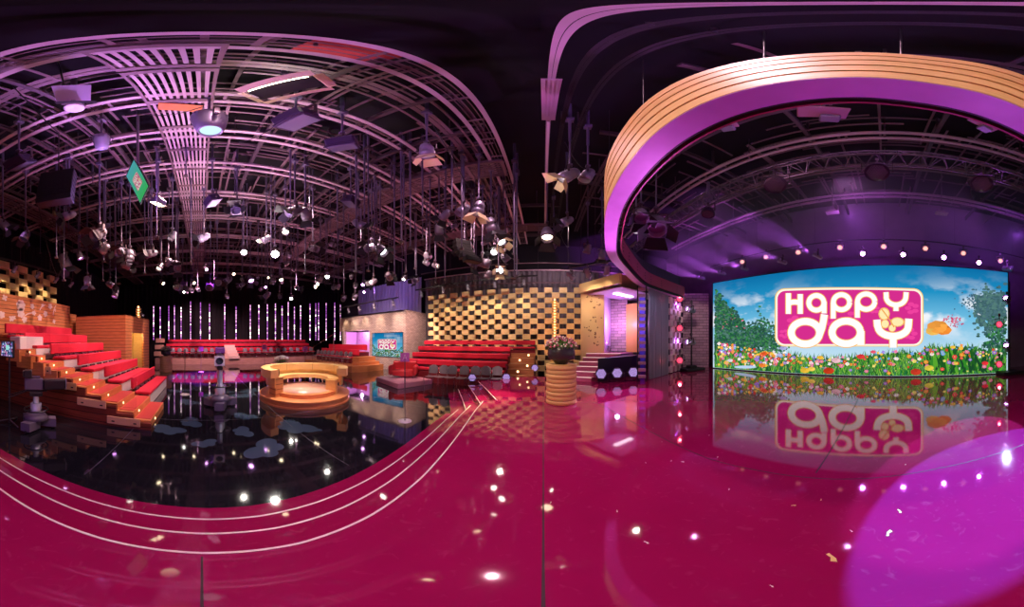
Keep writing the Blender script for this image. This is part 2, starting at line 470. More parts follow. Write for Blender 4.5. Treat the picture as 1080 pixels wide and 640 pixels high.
mb = MB(); drape(mb, (-23.2, -9.5), (-23.2, 17.4), B, 8.0, .5, .1)
one('stage_curtain', mb, M_curtain_black, 'wide black curtain hanging behind the glowing vertical light strips', 'curtain')
mb = MB(); drape(mb, (-9.0, 14.9), (7.5, 14.9), B, 6.6, .35, .08)
one('stage_curtain', mb, M_curtain_grey, 'dark grey pleated curtain rising behind the tall checkered timber lattice', 'curtain')
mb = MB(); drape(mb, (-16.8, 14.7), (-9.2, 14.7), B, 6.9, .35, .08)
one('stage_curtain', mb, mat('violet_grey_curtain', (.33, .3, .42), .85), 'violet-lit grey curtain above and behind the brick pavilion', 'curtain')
mb = MB(); drape(mb, (-23, -9.6), (-3, -9.6), B, 8.0, .5, .1)
one('stage_curtain', mb, M_curtain_black, 'black curtain behind the left seating stand and its timber lattice', 'curtain')
mb = MB(); mb.bar((-9.0, 14.8, 6.65), (7.5, 14.8, 6.65), .08, .08)
one('curtain_track', mb, M_rail, 'pale horizontal track carrying the dark grey pleated curtain', 'track')

# ------------------------------------------------------------------ steel grid, rails, walkways
GZ = 8.6
rng = random.Random(4)
def hoist_rail(x, y0, y1, z, wide, m, lab, rungs=True):
    t = T('hoist_rail', lab, 'rail', (x, (y0 + y1) / 2, z), 0, 'long hoist rails of the ceiling grid')
    a = MB(); L = y1 - y0
    fl = .10 if wide > .1 else .045
    for sx in (-wide / 2, wide / 2): a.box((sx, 0, 0), (fl * .5, L, .10)); a.box((sx, 0, -.05), (fl, L, .012))
    part('channel', a, m, t)
    if rungs:
        for q in (-.22, .0, .22):
            if wide > .4: h = MB(); h.box((q * wide, 0, .03), (.02, L, .03)); part('cable_run', h, M_steel, t)
        b_ = MB(); n = int(L / .9)
        b_.box((0, 0, .0), (wide, .06, .04)); me = b_.mesh('cross_bar', M_steel)
        for i in range(n + 1): o = part('cross_bar', me, None, t); o.location = (0, -L / 2 + L * i / n, 0)
    for i in range(6):
        h = MB(); yy = -L / 2 + L * (i + .5) / 6; h.cyl((0, yy, 0), (0, yy, ZC - z), .02, n=5); part('hanger', h, M_dsteel, t)
    return t
for i, (x, y0, y1, wide, z, m) in enumerate([
    (-1.30, -9, 14.4, .46, GZ, M_rail), (-2.15, -9, 14.4, .12, GZ + .3, M_steel), (-3.35, -9, 14.4, .30, GZ, M_rail), (-4.9, -9, 14.4, .30, GZ, M_rail),
    (-6.6, -9, 14.4, .3, GZ, M_rail), (-8.6, -9, 14.4, .3, GZ, M_rail), (-10.8, -9, 14.4, .3, GZ, M_rail), (-13.2, -9, 14.4, .3, GZ, M_rail),
    (-15.8, -9, 14.4, .3, GZ, M_rail), (-18.6, -9, 14.4, .3, GZ, M_rail), (-21.4, -9, 14.4, .3, GZ, M_rail),
    (.10, -9, 14.4, .05, GZ, M_rail), (.40, -9, 14.4, .05, GZ + .1, M_black), (.75, -9, 14.4, .06, GZ, M_black), (1.9, -9, 12.6, .14, GZ + .1, M_dsteel), (3.4, -9, 12.6, .24, GZ + .1, M_dsteel),
    (5.0, -9, 12.6, .26, GZ, M_rail), (6.7, -9, 12.6, .26, GZ, M_steel), (8.6, -9, 12.6, .3, GZ - .1, M_rail)]):
    where = ('number %d counted from the black back curtain' % i)
    names = ['just left of overhead', 'second left of overhead', 'third left of overhead', 'over the lower black floor near the steps', 'over the near edge of the round sofa island',
             'over the far edge of the round sofa island', 'over the near end of the back stand aisle', 'in front of the brick pavilion opening', 'over the far left of the pavilion',
             'over the front of the back stand', 'closest to the vertical light strips', 'pale narrow one nearly straight overhead', 'thin brown one beside the overhead rail', 'second brown one right of overhead',
             'just inside the wooden ring', 'above the middle of the wooden ring', 'pale one over the round wash lights', 'between wash lights and screen lamps', 'pale one closest to the big screen']
    hoist_rail(x, y0, y1, z, wide, m, 'long steel ceiling rail ' + names[i], rungs=(wide > .2))

def walkway(x0, x1, y0, y1, z, slats, lab, mm=None):
    t = T('ceiling_walkway', lab, 'walkway', ((x0 + x1) / 2, (y0 + y1) / 2, z))
    a = MB(); n = slats; wd = (y1 - y0)
    for i in range(n):
        y = -wd / 2 + wd * (i + .5) / n; a = MB(); a.box((0, y, 0), (x1 - x0, wd / n * .5, .03)); part('long_slat', a, mm or M_rail, t)
    b_ = MB(); k = max(1, int((x1 - x0) / 1.1))
    for i in range(k + 1):
        b_ = MB(); b_.box((-(x1 - x0) / 2 + (x1 - x0) * i / k, 0, -.03), (.10, wd + .12, .05)); part('cross_bar', b_, M_steel, t)
    for sy in (-1, 1): b_ = MB(); b_.box((0, sy * (wd / 2 + .04), .02), (x1 - x0, .05, .12)); part('edge_beam', b_, M_steel, t)
    for q in range(2):
        m_ = MB(); xx = (q - .5) * (x1 - x0) * .8; m_.cyl((xx, 0, 0), (xx, 0, ZC - z), .02, n=5); part('hanger', m_, M_dsteel, t)
walkway(-2.15, -1.45, -.85, .12, GZ - .05, 9, 'pale slatted ceiling panel nearest overhead, short piece')
walkway(-22.5, -2.3, -.85, .12, GZ - .05, 9, 'long pale slatted ceiling walkway running towards the light strips')
walkway(-18, -1.2, 6.2, 7.0, GZ - .1, 7, 'slatted ceiling walkway crossing above the round sofa island', M_steel)
walkway(-24, 0, -7.6, -6.7, GZ - .2, 5, 'ceiling walkway above the left seating stand', M_steel)
walkway(-20, 0.2, 11.6, 12.3, GZ - .1, 5, 'slatted ceiling walkway above the timber lattice wall', M_steel)
# secondary pipes (dark): cross beams in X
def crossbeam(y, x0, x1, z, lab, m=M_dsteel):
    t = T('cross_beam', lab, 'beam', ((x0 + x1) / 2, y, z), 0, 'dark cross beams of the ceiling grid')
    a = MB(); L = x1 - x0
    a.box((0, 0, .08), (L, .1, .02)); a.box((0, 0, -.08), (L, .1, .02)); a.box((0, 0, 0), (L, .02, .16))
    part('girder', a, m, t)
    b_ = MB(); n = max(2, int(L / 2.2))
    for i in range(n): b_ = MB(); b_.box((-L / 2 + L * (i + .5) / n, 0, (ZC - z) / 2), (.06, .06, ZC - z)); b_ and part('hanger', b_, m, t)
beams = [(-9.2, 'over the left stand, hindmost'), (-5.4, 'over the left stand front rows'), (-3.8, 'above the lower left steps'), (-2.2, 'between steps and camera pedestal'), (1.5, 'just past the overhead panel'), (3.1, 'over the near side of the sofa island'),
         (4.7, 'over the far side of the sofa island'), (8.4, 'over the red armchair podium'), (10.0, 'over the grey chairs'), (13.6, 'along the curtain behind the lattice')]
for i, (y, lb) in enumerate(beams):
    crossbeam(y, -23.5, -1.35 if y < 9 else 0.8, GZ + .25, 'dark steel ceiling cross beam ' + lb)
for i, (y, lb) in enumerate([(-7.5, 'past the far right end of the big screen'), (-4.2, 'above the right part of the big screen'), (-1.2, 'right of the middle wash light'), (1.8, 'over the middle wash light'), (4.9, 'over the left wash light'), (8.0, 'above the silver curtain')]):
    crossbeam(y, 1.3, 10.8, GZ + .3, 'dark steel ceiling cross beam ' + lb)
# thin dark pipes layer as one uncountable tangle of pipes and cables above the grid
mb = MB()
for i in range(620):
    x = -1.5 - 21.5 * rng.random() ** 1.3; y = rng.uniform(-9, 14); z = GZ + rng.uniform(.1, 1.1); L = rng.uniform(.6, 6)
    if rng.random() < .5: mb.bar((x, max(-9.2, y - L / 2), z), (x, min(14.3, y + L / 2), z), .05, .05)
    else: mb.bar((max(-23.5, x - L / 2), y, z), (min(-1.3, x + L / 2), y, z), .06, .05)
for i in range(170):
    x = rng.uniform(1.8, 10.5); y = rng.uniform(-9, 12); z = GZ + rng.uniform(.35, 1.1); L = rng.uniform(1.5, 4)
    if rng.random() < .6: mb.bar((x, max(-9.2, y - L / 2), z), (x, min(12.5, y + L / 2), z), .05, .05)
    else: mb.bar((max(1.2, x - L / 2), y, z), (min(10.9, x + L / 2), y, z), .06, .05)
o = one('pipes', mb, M_steel, 'tangle of thin steel pipes and cable runs filling the ceiling void', 'pipes'); o['kind'] = 'stuff'

# coloured ceiling tiles seen above the rails
mb = MB(); c = at(368, 42, 1.8); mb.box((c.x, c.y, GZ + .4), (.5, .9, .02))
one('ceiling_panel', mb, mat('red_panel', (.5, .05, .04), .6), 'red ceiling panel high between rails, above the lit soft lamp', 'panel')
mb = MB(); c = at(190, 107, 3.7); mb.box((c.x, c.y, GZ - .12), (.28, .75, .02), None, .25)
one('ceiling_panel', mb, mat('orange_panel', (.8, .25, .07), .6), 'small orange panel under the nearest slatted walkway', 'panel')

# pale fluorescent batten near the far vanishing point
c = T('ceiling_batten', 'long pale ribbed batten hanging straight ahead from overhead rail', 'batten', (.10, 3.4, GZ - .15))
a = MB(); a.box((0, 0, 0), (.26, 1.6, .08)); 
for i in range(4): a.box((-.09 + i * .06, 0, -.05), (.02, 1.55, .03))
part('housing', a, M_rail, c)
a = MB(); a.box((0, 2.6, 0), (.06, 3.4, .05)); part('tube', a, mat('pale_tube', (.9, .75, .75), .4), c)

# ------------------------------------------------------------------ lamp builders
_cache = {}
def head_mesh(kind):
    """housing pointing to -Z, front at z=-.22"""
    if kind in _cache: return _cache[kind]
    h = MB(); 
    if kind == 'fresnel':
        h.lathe([(0, .20), (.07, .20), (.10, .17), (.12, .10), (.135, .08), (.135, -.05), (.15, -.06), (.15, -.22), (.135, -.22), (.13, -.10), (0, -.10)], n=16)
        for i in range(5): h.lathe([(.137, .06 - i * .022), (.143, .055 - i * .022), (.137, .05 - i * .022)], n=16)
    elif kind == 'small':
        h.lathe([(0, .16), (.05, .16), (.08, .12), (.085, -.12), (.10, -.13), (.10, -.2), (.09, -.2), (.085, -.12), (0, -.10)], n=12)
    elif kind == 'wash':
        h.lathe([(0, .22), (.08, .22), (.16, .17), (.22, .07), (.235, -.05), (.235, -.12), (.215, -.12), (.205, -.095), (0, -.095)], n=24)
        for i in range(8):
            a = 2 * PI * i / 8; h.box((.19 * math.cos(a), .19 * math.sin(a), .12), (.03, .03, .06), None, a)
    elif kind == 'par':
        h.lathe([(0, .09), (.06, .09), (.10, .05), (.105, -.07), (.095, -.07), (.09, -.055), (0, -.055)], n=16)
    elif kind == 'box':
        h.box((0, 0, .05), (.5, .36, .22), bev=.03); h.box((0, 0, -.08), (.54, .40, .05), bev=.01)
        for i in range(5): h.box((-.2 + .1 * i, 0, .17), (.02, .3, .03))
    elif kind == 'bell':
        h.lathe([(0, .30), (.15, .29), (.19, .24), (.20, .12), (.17, -.12), (.14, -.26), (.12, -.27), (.12, -.22), (0, -.22)], n=24)
        for i in range(6):
            a = 2 * PI * i / 6; h.box((.192 * math.cos(a), .192 * math.sin(a), .2), (.02, .06, .05), None, a)
    _cache[kind] = h.mesh('lamp_housing_' + kind, [mat('violet_black_shell', (.05, .03, .07), .3) if kind in ('wash', 'box') else M_grey]); return _cache[kind]
DARKH = {}
LENS = {'fresnel': (.128, -.105), 'small': (.083, -.11), 'wash': (.2, -.1), 'par': (.088, -.06), 'bell': (.115, -.225)}
def lens_mesh(kind, mkey, m):
    k = (kind, mkey)
    if k in _cache: return _cache[k]
    l = MB()
    if kind == 'box':
        l.box((0, 0, -.11), (.46, .32, .012))
    elif kind in ('wash', 'par') :
        r, z = LENS[kind]; step = .045 if kind == 'wash' else .03; lr = step * .4
        R = int(r / step)
        for i in range(-R, R + 1):
            for j in range(-R, R + 1):
                x = i * step + (j % 2) * step / 2; y = j * step * .866
                if x * x + y * y < (r - lr) ** 2: l.cyl((x, y, z + .012), (x, y, z - .012), lr, lr * .85, 8)
    else:
        r, z = LENS[kind]
        l.lathe([(0, z - .03), (r * .5, z - .024), (r * .85, z - .01), (r, z)], n=20)
    _cache[k] = l.mesh('lamp_lens', m); return _cache[k]
def door_mesh(mkey, m, side):
    k = ('door', mkey, side)
    if k in _cache: return _cache[k]
    l = MB(); c = [(0, 1), (1, 0), (0, -1), (-1, 0)][side]; ang = math.radians(38)
    u = Vector((c[0], c[1], 0)); v = Vector((-c[1], c[0], 0)); base = u * .15 + Vector((0, 0, -.22))
    out = base + u * (.22 * math.sin(ang)) + Vector((0, 0, -.22 * math.cos(ang)))
    w0, w1 = .14, (.20 if side % 2 == 0 else .11)
    th = u * .006
    l.add([base - v * w0, base + v * w0, out + v * w1, out - v * w1, base - v * w0 + th, base + v * w0 + th, out + v * w1 + th, out - v * w1 + th],
          [(0, 1, 2, 3), (7, 6, 5, 4), (0, 4, 5, 1), (1, 5, 6, 2), (2, 6, 7, 3), (3, 7, 4, 0)])
    _cache[k] = l.mesh('barn_door', m); return _cache[k]
def yoke_mesh(kind):
    k = ('yoke', kind)
    if k in _cache: return _cache[k]
    r = {'fresnel': .18, 'small': .12, 'wash': .28, 'par': .125, 'box': .31, 'bell': .24}[kind]; l = MB()
    for s_ in (-1, 1): l.box((s_ * r, 0, r * .55), (.014, .05, r * 1.2))
    l.box((0, 0, r * 1.15), (2 * r + .02, .05, .014))
    l.cyl((0, 0, r * 1.15), (0, 0, r * 1.15 + .1), .018, n=8)
    l.box((0, 0, r * 1.15 + .12), (.07, .06, .08))
    for s_ in (-1, 1): l.cyl((s_ * (r - .03), 0, 0), (s_ * (r + .03), 0, 0), .02, n=8)
    _cache[k] = l.mesh('yoke', M_dsteel); return _cache[k]
YH = {'fresnel': .33, 'small': .26, 'wash': .48, 'par': .3, 'box': .52, 'bell': .44}

M_lens_off = mat('lens_off', (.25, .25, .32), .1)
M_lens_warm = emis('lens_warm', (1, .78, .5), 14)
M_lens_white = emis('lens_white', (1, .93, .85), 22)
M_lens_star = emis('lens_star', (1, .95, .86), 260)
M_lens_purple = emis('lens_purple', (.85, .35, 1), 30)
M_lens_led = emis('lens_led_orange', (1, .32, .28), 3.2)
M_lens_red = emis('lens_red', (1, .05, .10), 3.5)
M_lens_lilac = emis('lens_lilac', (.62, .40, .95), 1.0)
M_lens_cyan = emis('lens_cyan', (.5, .8, .9), 1.2)
M_led_off = mat('led_off', (.22, .2, .28), .1)
M_door_lit = mat('lit_barn_door', (.85, .72, .42), .5)  # cream of the lamp's own light put into the door colour
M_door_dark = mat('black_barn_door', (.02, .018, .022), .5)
LM = {'off': M_lens_off, 'warm': M_lens_warm, 'white': M_lens_white, 'star': M_lens_star, 'purple': M_lens_purple, 'led': M_lens_led, 'red': M_lens_red, 'lilac': M_lens_lilac, 'cyan': M_lens_cyan, 'ledoff': M_led_off}
LC = {'warm': (1, .7, .42), 'white': (1, .9, .8), 'star': (1, .93, .85), 'purple': (.6, .15, 1), 'led': (1, .3, .25), 'red': (1, .08, .12), 'lilac': (.7, .4, 1), 'cyan': (.5, .8, 1)}

def lamp(kind, p, aim, lens, label, group=None, size=1.0, doors=None, pole=None, power=0, angle=50, blend=.35, mount='yoke', color=None, name=None):
    """pole: z of the top of the hoist it hangs from (None: no pole). mount 'base': stands on its yoke."""
    nm = name or {'fresnel': 'fresnel_spotlight', 'small': 'small_spotlight', 'wash': 'wash_light', 'par': 'led_par_can', 'box': 'softbox_lamp', 'bell': 'bell_shaped_spotlight'}[kind]
    t = T(nm, label, 'spotlight', p, 0, group)
    p = Vector(p); d = (Vector(aim) - p)
    q = d.to_track_quat('-Z', 'Y')
    h = link('housing', head_mesh(kind), t); h.rotation_mode = 'QUATERNION'; h.rotation_quaternion = q; h.scale = (size,) * 3
    l = link('lens', lens_mesh(kind, lens, LM[lens]), h)
    if doors:
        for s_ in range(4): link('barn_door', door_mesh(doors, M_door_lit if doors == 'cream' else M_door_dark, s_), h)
    y = link('yoke', yoke_mesh(kind), t); y.scale = (size,) * 3
    y.rotation_euler = (0 if mount == 'yoke' else PI, 0, math.atan2(d.y, d.x) - PI / 2)
    if pole:
        z0 = YH[kind] * size; L = pole - p.z - z0
        if L > .15:
            k = ('pole', round(L, 1)); 
            if k not in _cache:
                m_ = MB(); LL = round(L, 1)
                m_.cyl((0, 0, 0), (0, 0, LL * .35), .022, n=6); m_.cyl((0, 0, LL * .3), (0, 0, LL * .7), .032, n=6); m_.cyl((0, 0, LL * .65), (0, 0, LL), .042, n=6)
                m_.box((0, 0, max(.2, LL - 1.3)), (.16, .16, .16)); m_.box((0, 0, .02), (.1, .1, .05))
                _cache[k] = m_.mesh('hoist_pole', M_pole)
            o = link('hoist_pole', _cache[k], t); o.location = (0, 0, z0)
    if power:
        f = p + d.normalized() * (.2 * size + (.26 * size if doors else 0))
        li = light('lamp_light', 'SPOT', f, power, color or LC.get(lens, WHITE), aim, .06, angle, blend)
    return t

# ------------------------------------------------------------------ wooden ceiling ring over the stage
RS = 2.25
ring_pts = [(2.9, 4.02), (2.723, 3.962), (1.934, 3.62), (1.521, 3.338), (1.005, 2.724), (.697, 2.281), (.516, 1.788), (.397, 1.318), (.352, .80), (.343, .45), (.35, .2), (.366, .04), (.392, -.09), (.435, -.325), (.56, -.8), (.84, -1.4), (1.33, -2.05), (2.0, -2.55), (2.8, -2.85)]
def smooth_path(pts, n=6):
    out = []
    for i in range(len(pts) - 1):
        p0 = Vector(pts[max(0, i - 1)]); p1 = Vector(pts[i]); p2 = Vector(pts[i + 1]); p3 = Vector(pts[min(len(pts) - 1, i + 2)])
        for k in range(n):
            t = k / n
            out.append(tuple(.5 * ((2 * p1) + (p2 - p0) * t + (2 * p0 - 5 * p1 + 4 * p2 - p3) * t * t + (3 * p1 - p0 - 3 * p2 + p3) * t ** 3)))
    out.append(tuple(pts[-1])); return out
rp = [(x * RS, y * RS) for x, y in smooth_path(ring_pts, 5)]
RZ = CAM_H + RS
ring = T('ceiling_ring', 'huge gold-slatted wooden ring hanging over the stage with violet underside', 'ring', (0, 0, 0))
NS = 5; SH = 1.18 / NS
for k in range(NS):
    m_ = MB(); z0 = RZ + k * SH; 
    strip_prism(m_, offs(rp, .0), offs(rp, .05), z0 + (.0 if k == 0 else .0), z0 + SH - .048)
    part('wood_slat', m_, M_gold, ring)
m_ = MB(); strip_prism(m_, offs(rp, .052), offs(rp, .07), RZ, RZ + 1.16); part('backing', m_, M_black, ring)
m_ = MB(); strip_prism(m_, offs(rp, .004), offs(rp, .24), RZ - .02, RZ - .002); part('underside_panel', m_, M_ringunder, ring)
m_ = MB(); strip_prism(m_, offs(rp, .24), offs(rp, .26), RZ - .02, RZ + .10); part('inner_rim', m_, M_black, ring)
m_ = MB(); ip = offs(rp, .34); strip_prism(m_, ip, offs(rp, .36), RZ + .06, RZ + .55)
part('inner_fascia', m_, mat('maroon_fascia', (.34, .03, .07), .5), ring)
m_ = MB()
for i in range(6, len(ip) - 6, 3):
    for k in range(3):
        a = Vector((ip[i][0], ip[i][1], 0)); m_.box((a.x - .0, a.y, RZ + .18 + k * .11), (.03, .06, .05), None, math.atan2(ip[i + 1][1] - ip[i][1], ip[i + 1][0] - ip[i][0]))
part('fascia_slots', m_, M_black, ring)
for i in range(4, len(rp) - 4, 9):
    m_ = MB(); m_.cyl((rp[i][0] + .1, rp[i][1], RZ + 1.1), (rp[i][0] + .1, rp[i][1], GZ + .2), .006, n=5); part('hanging_wire', m_, M_black, ring)

# ------------------------------------------------------------------ the big curved LED screen
def scr(px, py, off=0.0):
    """point on the curved screen seen at px, py; off = metres in front of it"""
    az = math.radians((px - 573) / 4.0); el = math.radians((360 - py) / 4.0)
    s_, c_ = math.sin(az), math.cos(az); d = 9.6
    for _ in range(12):
        y = d * c_; X = 9.7 - (y - 1.7) ** 2 / 92.0 - off; d = X / s_
    return Vector((d * s_, d * c_, CAM_H + d * math.tan(el)))
def scr_sz(Y, z, off=0.0): return Vector((9.7 - (Y - 1.7) ** 2 / 92.0 - off, Y, z))
SY0, SY1, SZ0, SZ1 = 9.17, -5.78, .05, 5.13

class Pic:
    """flat coloured shapes laid one over another on a display, px space -> mapper"""
    def __init__(s, f, step=.0012): s.mb = MB(); s.f = f; s.o = 0.0; s.step = step
    def layer(s): s.o += s.step
    def poly(s, pts, c):
        s.mb.cur = c; s.mb.add([s.f(x, y, s.o) for x, y in pts], [tuple(range(len(pts)))])
    def disc(s, x, y, rx, ry, c, n=10, a=0): s.poly([(x + rx * math.cos(2 * PI * i / n + a), y + ry * math.sin(2 * PI * i / n + a)) for i in range(n)], c)
    def stroke(s, path, w, c):
        for (a, b) in zip(path[:-1], path[1:]):
            dx, dy = b[0] - a[0], b[1] - a[1]; L = math.hypot(dx, dy) or 1; nx, ny = -dy / L * w / 2, dx / L * w / 2
            s.poly([(a[0] + nx, a[1] + ny), (b[0] + nx, b[1] + ny), (b[0] - nx, b[1] - ny), (a[0] - nx, a[1] - ny)], c)
        for p in path[1:-1]: s.disc(p[0], p[1], w / 2, w / 2, c, 8)
def arcp(cx, cy, rx, ry, a0, a1, n=16):
    return [(cx + rx * math.cos(math.radians(a0 + (a1 - a0) * i / n)), cy - ry * math.sin(math.radians(a0 + (a1 - a0) * i / n))) for i in range(n + 1)]

LOGO_STROKES = []   # (width, path)
def L_(w, *paths):
    for p in paths: LOGO_STROKES.append((w, p))
# upper word
L_(5.4, [(831.5, 309), (831.5, 331)], [(844, 310), (844, 331)], arcp(838, 321, 6.5, 2.6, 180, 0, 6))
L_(5.2, arcp(861, 319.3, 8, 7.8, 0, 360, 20), [(869.2, 318), (869.2, 330.5)])
L_(5.2, arcp(887.5, 318.6, 8.6, 8, 0, 360, 20), [(878.8, 319), (878.8, 336)])
L_(5.2, arcp(913.5, 318, 9.2, 8.2, 0, 360, 20), [(904.2, 318), (904.2, 335)])
L_(5.2, [(934.5, 308), (934.8, 313)] + arcp(945, 313, 10.4, 8.5, 180, 360, 14) + [(955.8, 308)], [(945, 321), (945, 328)])
# lower word
L_(7.4, arcp(849.5, 350.8, 15, 12, 0, 360, 26)); L_(7.2, [(869.5, 331.5), (868.5, 338), (866.8, 346), (863.5, 355)])
L_(7.4, arcp(892.5, 350.5, 15, 12, 0, 360, 26), [(908, 349), (908, 363.5)])
L_(7.4, [(925, 337), (925.5, 344)] + arcp(942, 344, 16, 10.5, 180, 360, 16) + [(958.5, 336)], [(942, 353), (942, 366.5)])
def logo(P_, sc=1.0):
    def rr(x0, y0, x1, y1, r, sk=0.0):
        pts = []
        for (cx, cy, a) in ((x1 - r, y0 + r, 0), (x0 + r, y0 + r, 90), (x0 + r, y1 - r, 180), (x1 - r, y1 - r, 270)):
            for i in range(7):
                t = math.radians(a + 15 * i); x = cx + r * math.cos(t); pts.append((x, cy - r * math.sin(t) + (0)))
        return pts
    def rrs(x0, y0, x1, y1, r, c):          # rounded board laid in narrow strips so that it follows the curved screen
        xs_ = [x0 + r * (1 - math.cos(i * PI / 12)) for i in range(7)]
        nn = 24; xs_ += [x0 + r + (x1 - x0 - 2 * r) * i / nn for i in range(1, nn + 1)]
        xs_ += [x1 - r + r * math.sin(i * PI / 12) for i in range(1, 7)]
        def yy(x):
            dx = max(0, x0 + r - x, x - (x1 - r)); return r - math.sqrt(max(0, r * r - dx * dx))
        bow = lambda x: -1.6 * (1 - ((x - (x0 + x1) / 2) / ((x1 - x0) / 2)) ** 2)
        for a, b in zip(xs_[:-1], xs_[1:]): P_.poly([(a, y1 - yy(a)), (b, y1 - yy(b)), (b, y0 + yy(b) + bow(b)), (a, y0 + yy(a) + bow(a))], c)
    P_.layer(); rrs(817.2, 304.4, 974.0, 365.3, 10, (.9, .55, .10))
    P_.layer(); rrs(818.2, 305.2, 973, 364.5, 9, (1.0, .86, .72))
    P_.layer(); rrs(820, 307, 971.2, 362.8, 8, (.62, .025, .25))
    P_.layer()
    for (x, y, r_) in ((838, 340, 9), (875, 338, 7), (900, 334, 8), (962, 325, 8), (960, 352, 8), (827, 352, 6), (922, 326, 6)):
        for k in range(5):
            a = 2 * PI * k / 5 + x; P_.disc(x + r_ * .55 * math.cos(a), y + r_ * .55 * math.sin(a), r_ * .45, r_ * .28, (.80, .05, .32), 8, a)
    P_.layer()
    for w, p in LOGO_STROKES: P_.stroke(p, w + 1.5, (.90, .42, .05))
    P_.layer()
    for w, p in LOGO_STROKES: P_.stroke(p, w - .1, (1.0, .93, .90))
    P_.layer()      # gold butterfly
    for c_, g in (((.86, .45, .12), 1.12), ((1.0, .78, .40), .92)):
        for (x, y, rx, ry) in ((932.5, 331, 5.5 * g, 6.2 * g), (946.5, 339.5, 6.8 * g, 4.6 * g), (933.5, 341.5, 4.0 * g, 4.4 * g), (941, 346, 3.6 * g, 3.6 * g)): P_.disc(x, y, rx, ry, c_, 12)
        P_.layer()
    P_.stroke([(930, 326), (939, 338), (943, 345)], 1.3, (.8, .35, .08))

def srgb(r, g, b): return tuple(((c / 255) / 12.92 if c / 255 < .04045 else ((c / 255 + .055) / 1.055) ** 2.4) for c in (r, g, b))
SKY_ST = [(0, srgb(200, 222, 235)), (.22, srgb(178, 212, 232)), (.5, srgb(110, 185, 220)), (.75, srgb(30, 140, 190)), (1, srgb(10, 105, 160))]
def grad(t, st):
    for (a, ca), (b, cb) in zip(st[:-1], st[1:]):
        if t <= b: k = (t - a) / (b - a); return tuple(ca[i] * (1 - k) + cb[i] * k for i in range(3))
    return st[-1][1]
from mathutils import noise as _nz
def build_sky(f, u0, u1, v0, v1, nu, nv, seed):
    """vertex tinted sky with soft clouds; f(u, v) -> point"""
    vs = [f(u0 + (u1 - u0) * i / nu, v0 + (v1 - v0) * j / nv) for j in range(nv + 1) for i in range(nu + 1)]
    mb = MB()
    for j in range(nv):
        for i in range(nu):
            u, v = (i + .5) / nu, (j + .5) / nv
            c = grad(v, SKY_ST)
            n = _nz.fractal(Vector((u * 7 + seed, v * 4.5, seed)), .8, 2.0, 5) * .5 + .5
            band = math.exp(-((v - .52 - .06 * math.sin(u * 9)) / .22) ** 2)
            k = max(0, min(1, (n - .44) * 4.0)) * band
            c = tuple(a * (1 - k) + b * k for a, b in zip(c, srgb(232, 236, 242)))
            mb.cur = c; a = j * (nu + 1) + i; mb.face((a, a + 1, a + nu + 2, a + nu + 1))
    mb.v = vs
    return mb
SCR_ST = .92
scr_m = screen_mat('led_picture', SCR_ST)
big = T('led_screen', 'giant curved LED screen showing the HAPPY DAY logo over a flower meadow', 'screen', (0, 0, 0))
m_ = MB()
N = 40
for i in range(N):
    ya = SY0 + .06 + (SY1 - SY0 - .12) * i / N; yb = SY0 + .06 + (SY1 - SY0 - .12) * (i + 1) / N
    a = scr_sz(ya, 0, -.012); b = scr_sz(yb, 0, -.012); a2 = scr_sz(ya, 0, -.16); b2 = scr_sz(yb, 0, -.16)
    m_.prism([(a.x, a.y), (a2.x, a2.y), (b2.x, b2.y), (b.x, b.y)], 0, SZ1 + .05)
part('cabinet', m_, M_black, big)
sky = build_sky(lambda u, v: scr_sz(u, v), SY0, SY1, SZ0, SZ1, 260, 90, 3.1)
part('sky_picture', sky, scr_m, big)

pic = Pic(lambda x, y, o: scr(x, y, .003 + o))
G = [srgb(*c) for c in ((30, 90, 30), (50, 130, 40), (85, 160, 45), (25, 70, 40), (110, 175, 60), (20, 110, 60), (60, 110, 90), (140, 190, 70))]
F = [srgb(*c) for c in ((235, 60, 80), (250, 200, 70), (250, 240, 240), (240, 120, 170), (150, 120, 220), (250, 150, 60), (215, 40, 40), (120, 170, 235), (250, 225, 120))]
R = random.Random(11)
def yb(x): return scr_sz(*(lambda p: (p.y, SZ0))(scr(x, 390)))
def ybot(x):                       # picture row of the lower screen edge at column x
    p = scr(x, 390); d = math.hypot(p.x, p.y); return 360 + 4 * math.degrees(math.atan((CAM_H - SZ0) / d))
XS0, XS1 = 753.5, 1061.5
# distant hedge and tree leaves (small blobs)
def blobs(n, fx, fy, r0, r1, cols):
    for i in range(n):
        x = fx(); y = fy(x)
        if not (XS0 + 1 < x < XS1 - 1): continue
        y = min(y, ybot(x) - 1)
        pic.disc(x, y, R.uniform(r0, r1), R.uniform(r0, r1) * .8, R.choice(cols), 6, R.random() * 6)
TG = [srgb(*c) for c in ((35, 75, 60), (50, 100, 70), (30, 90, 55), (80, 120, 110), (60, 130, 70), (45, 85, 85))]
def leftedge(x): return 309 + max(0, (x - 758)) ** 1.15 * .55
blobs(2300, lambda: XS0 + abs(R.gauss(0, 19)), lambda x: R.uniform(min(392, 303 + abs(x - 754) * 1.05 + R.uniform(0, 10)), 385), .9, 2.3, TG)
blobs(900, lambda: R.gauss(803, 11), lambda x: R.gauss(353, 9) + abs(x - 803) * .6, .8, 2.0, TG)
blobs(90, lambda: R.gauss(766, 7), lambda x: R.gauss(339, 5), .6, 1.6, [srgb(200, 60, 110), srgb(230, 110, 150)])
blobs(800, lambda: R.gauss(1048, 9), lambda x: R.gauss(327, 10), 1.2, 2.8, [srgb(70, 105, 115), srgb(60, 95, 100), srgb(80, 120, 115)])
blobs(160, lambda: R.gauss(1030, 8), lambda x: R.gauss(316 + abs(1030 - x) * .3, 5), .5, 1.4, [srgb(70, 110, 130), srgb(60, 90, 110)])
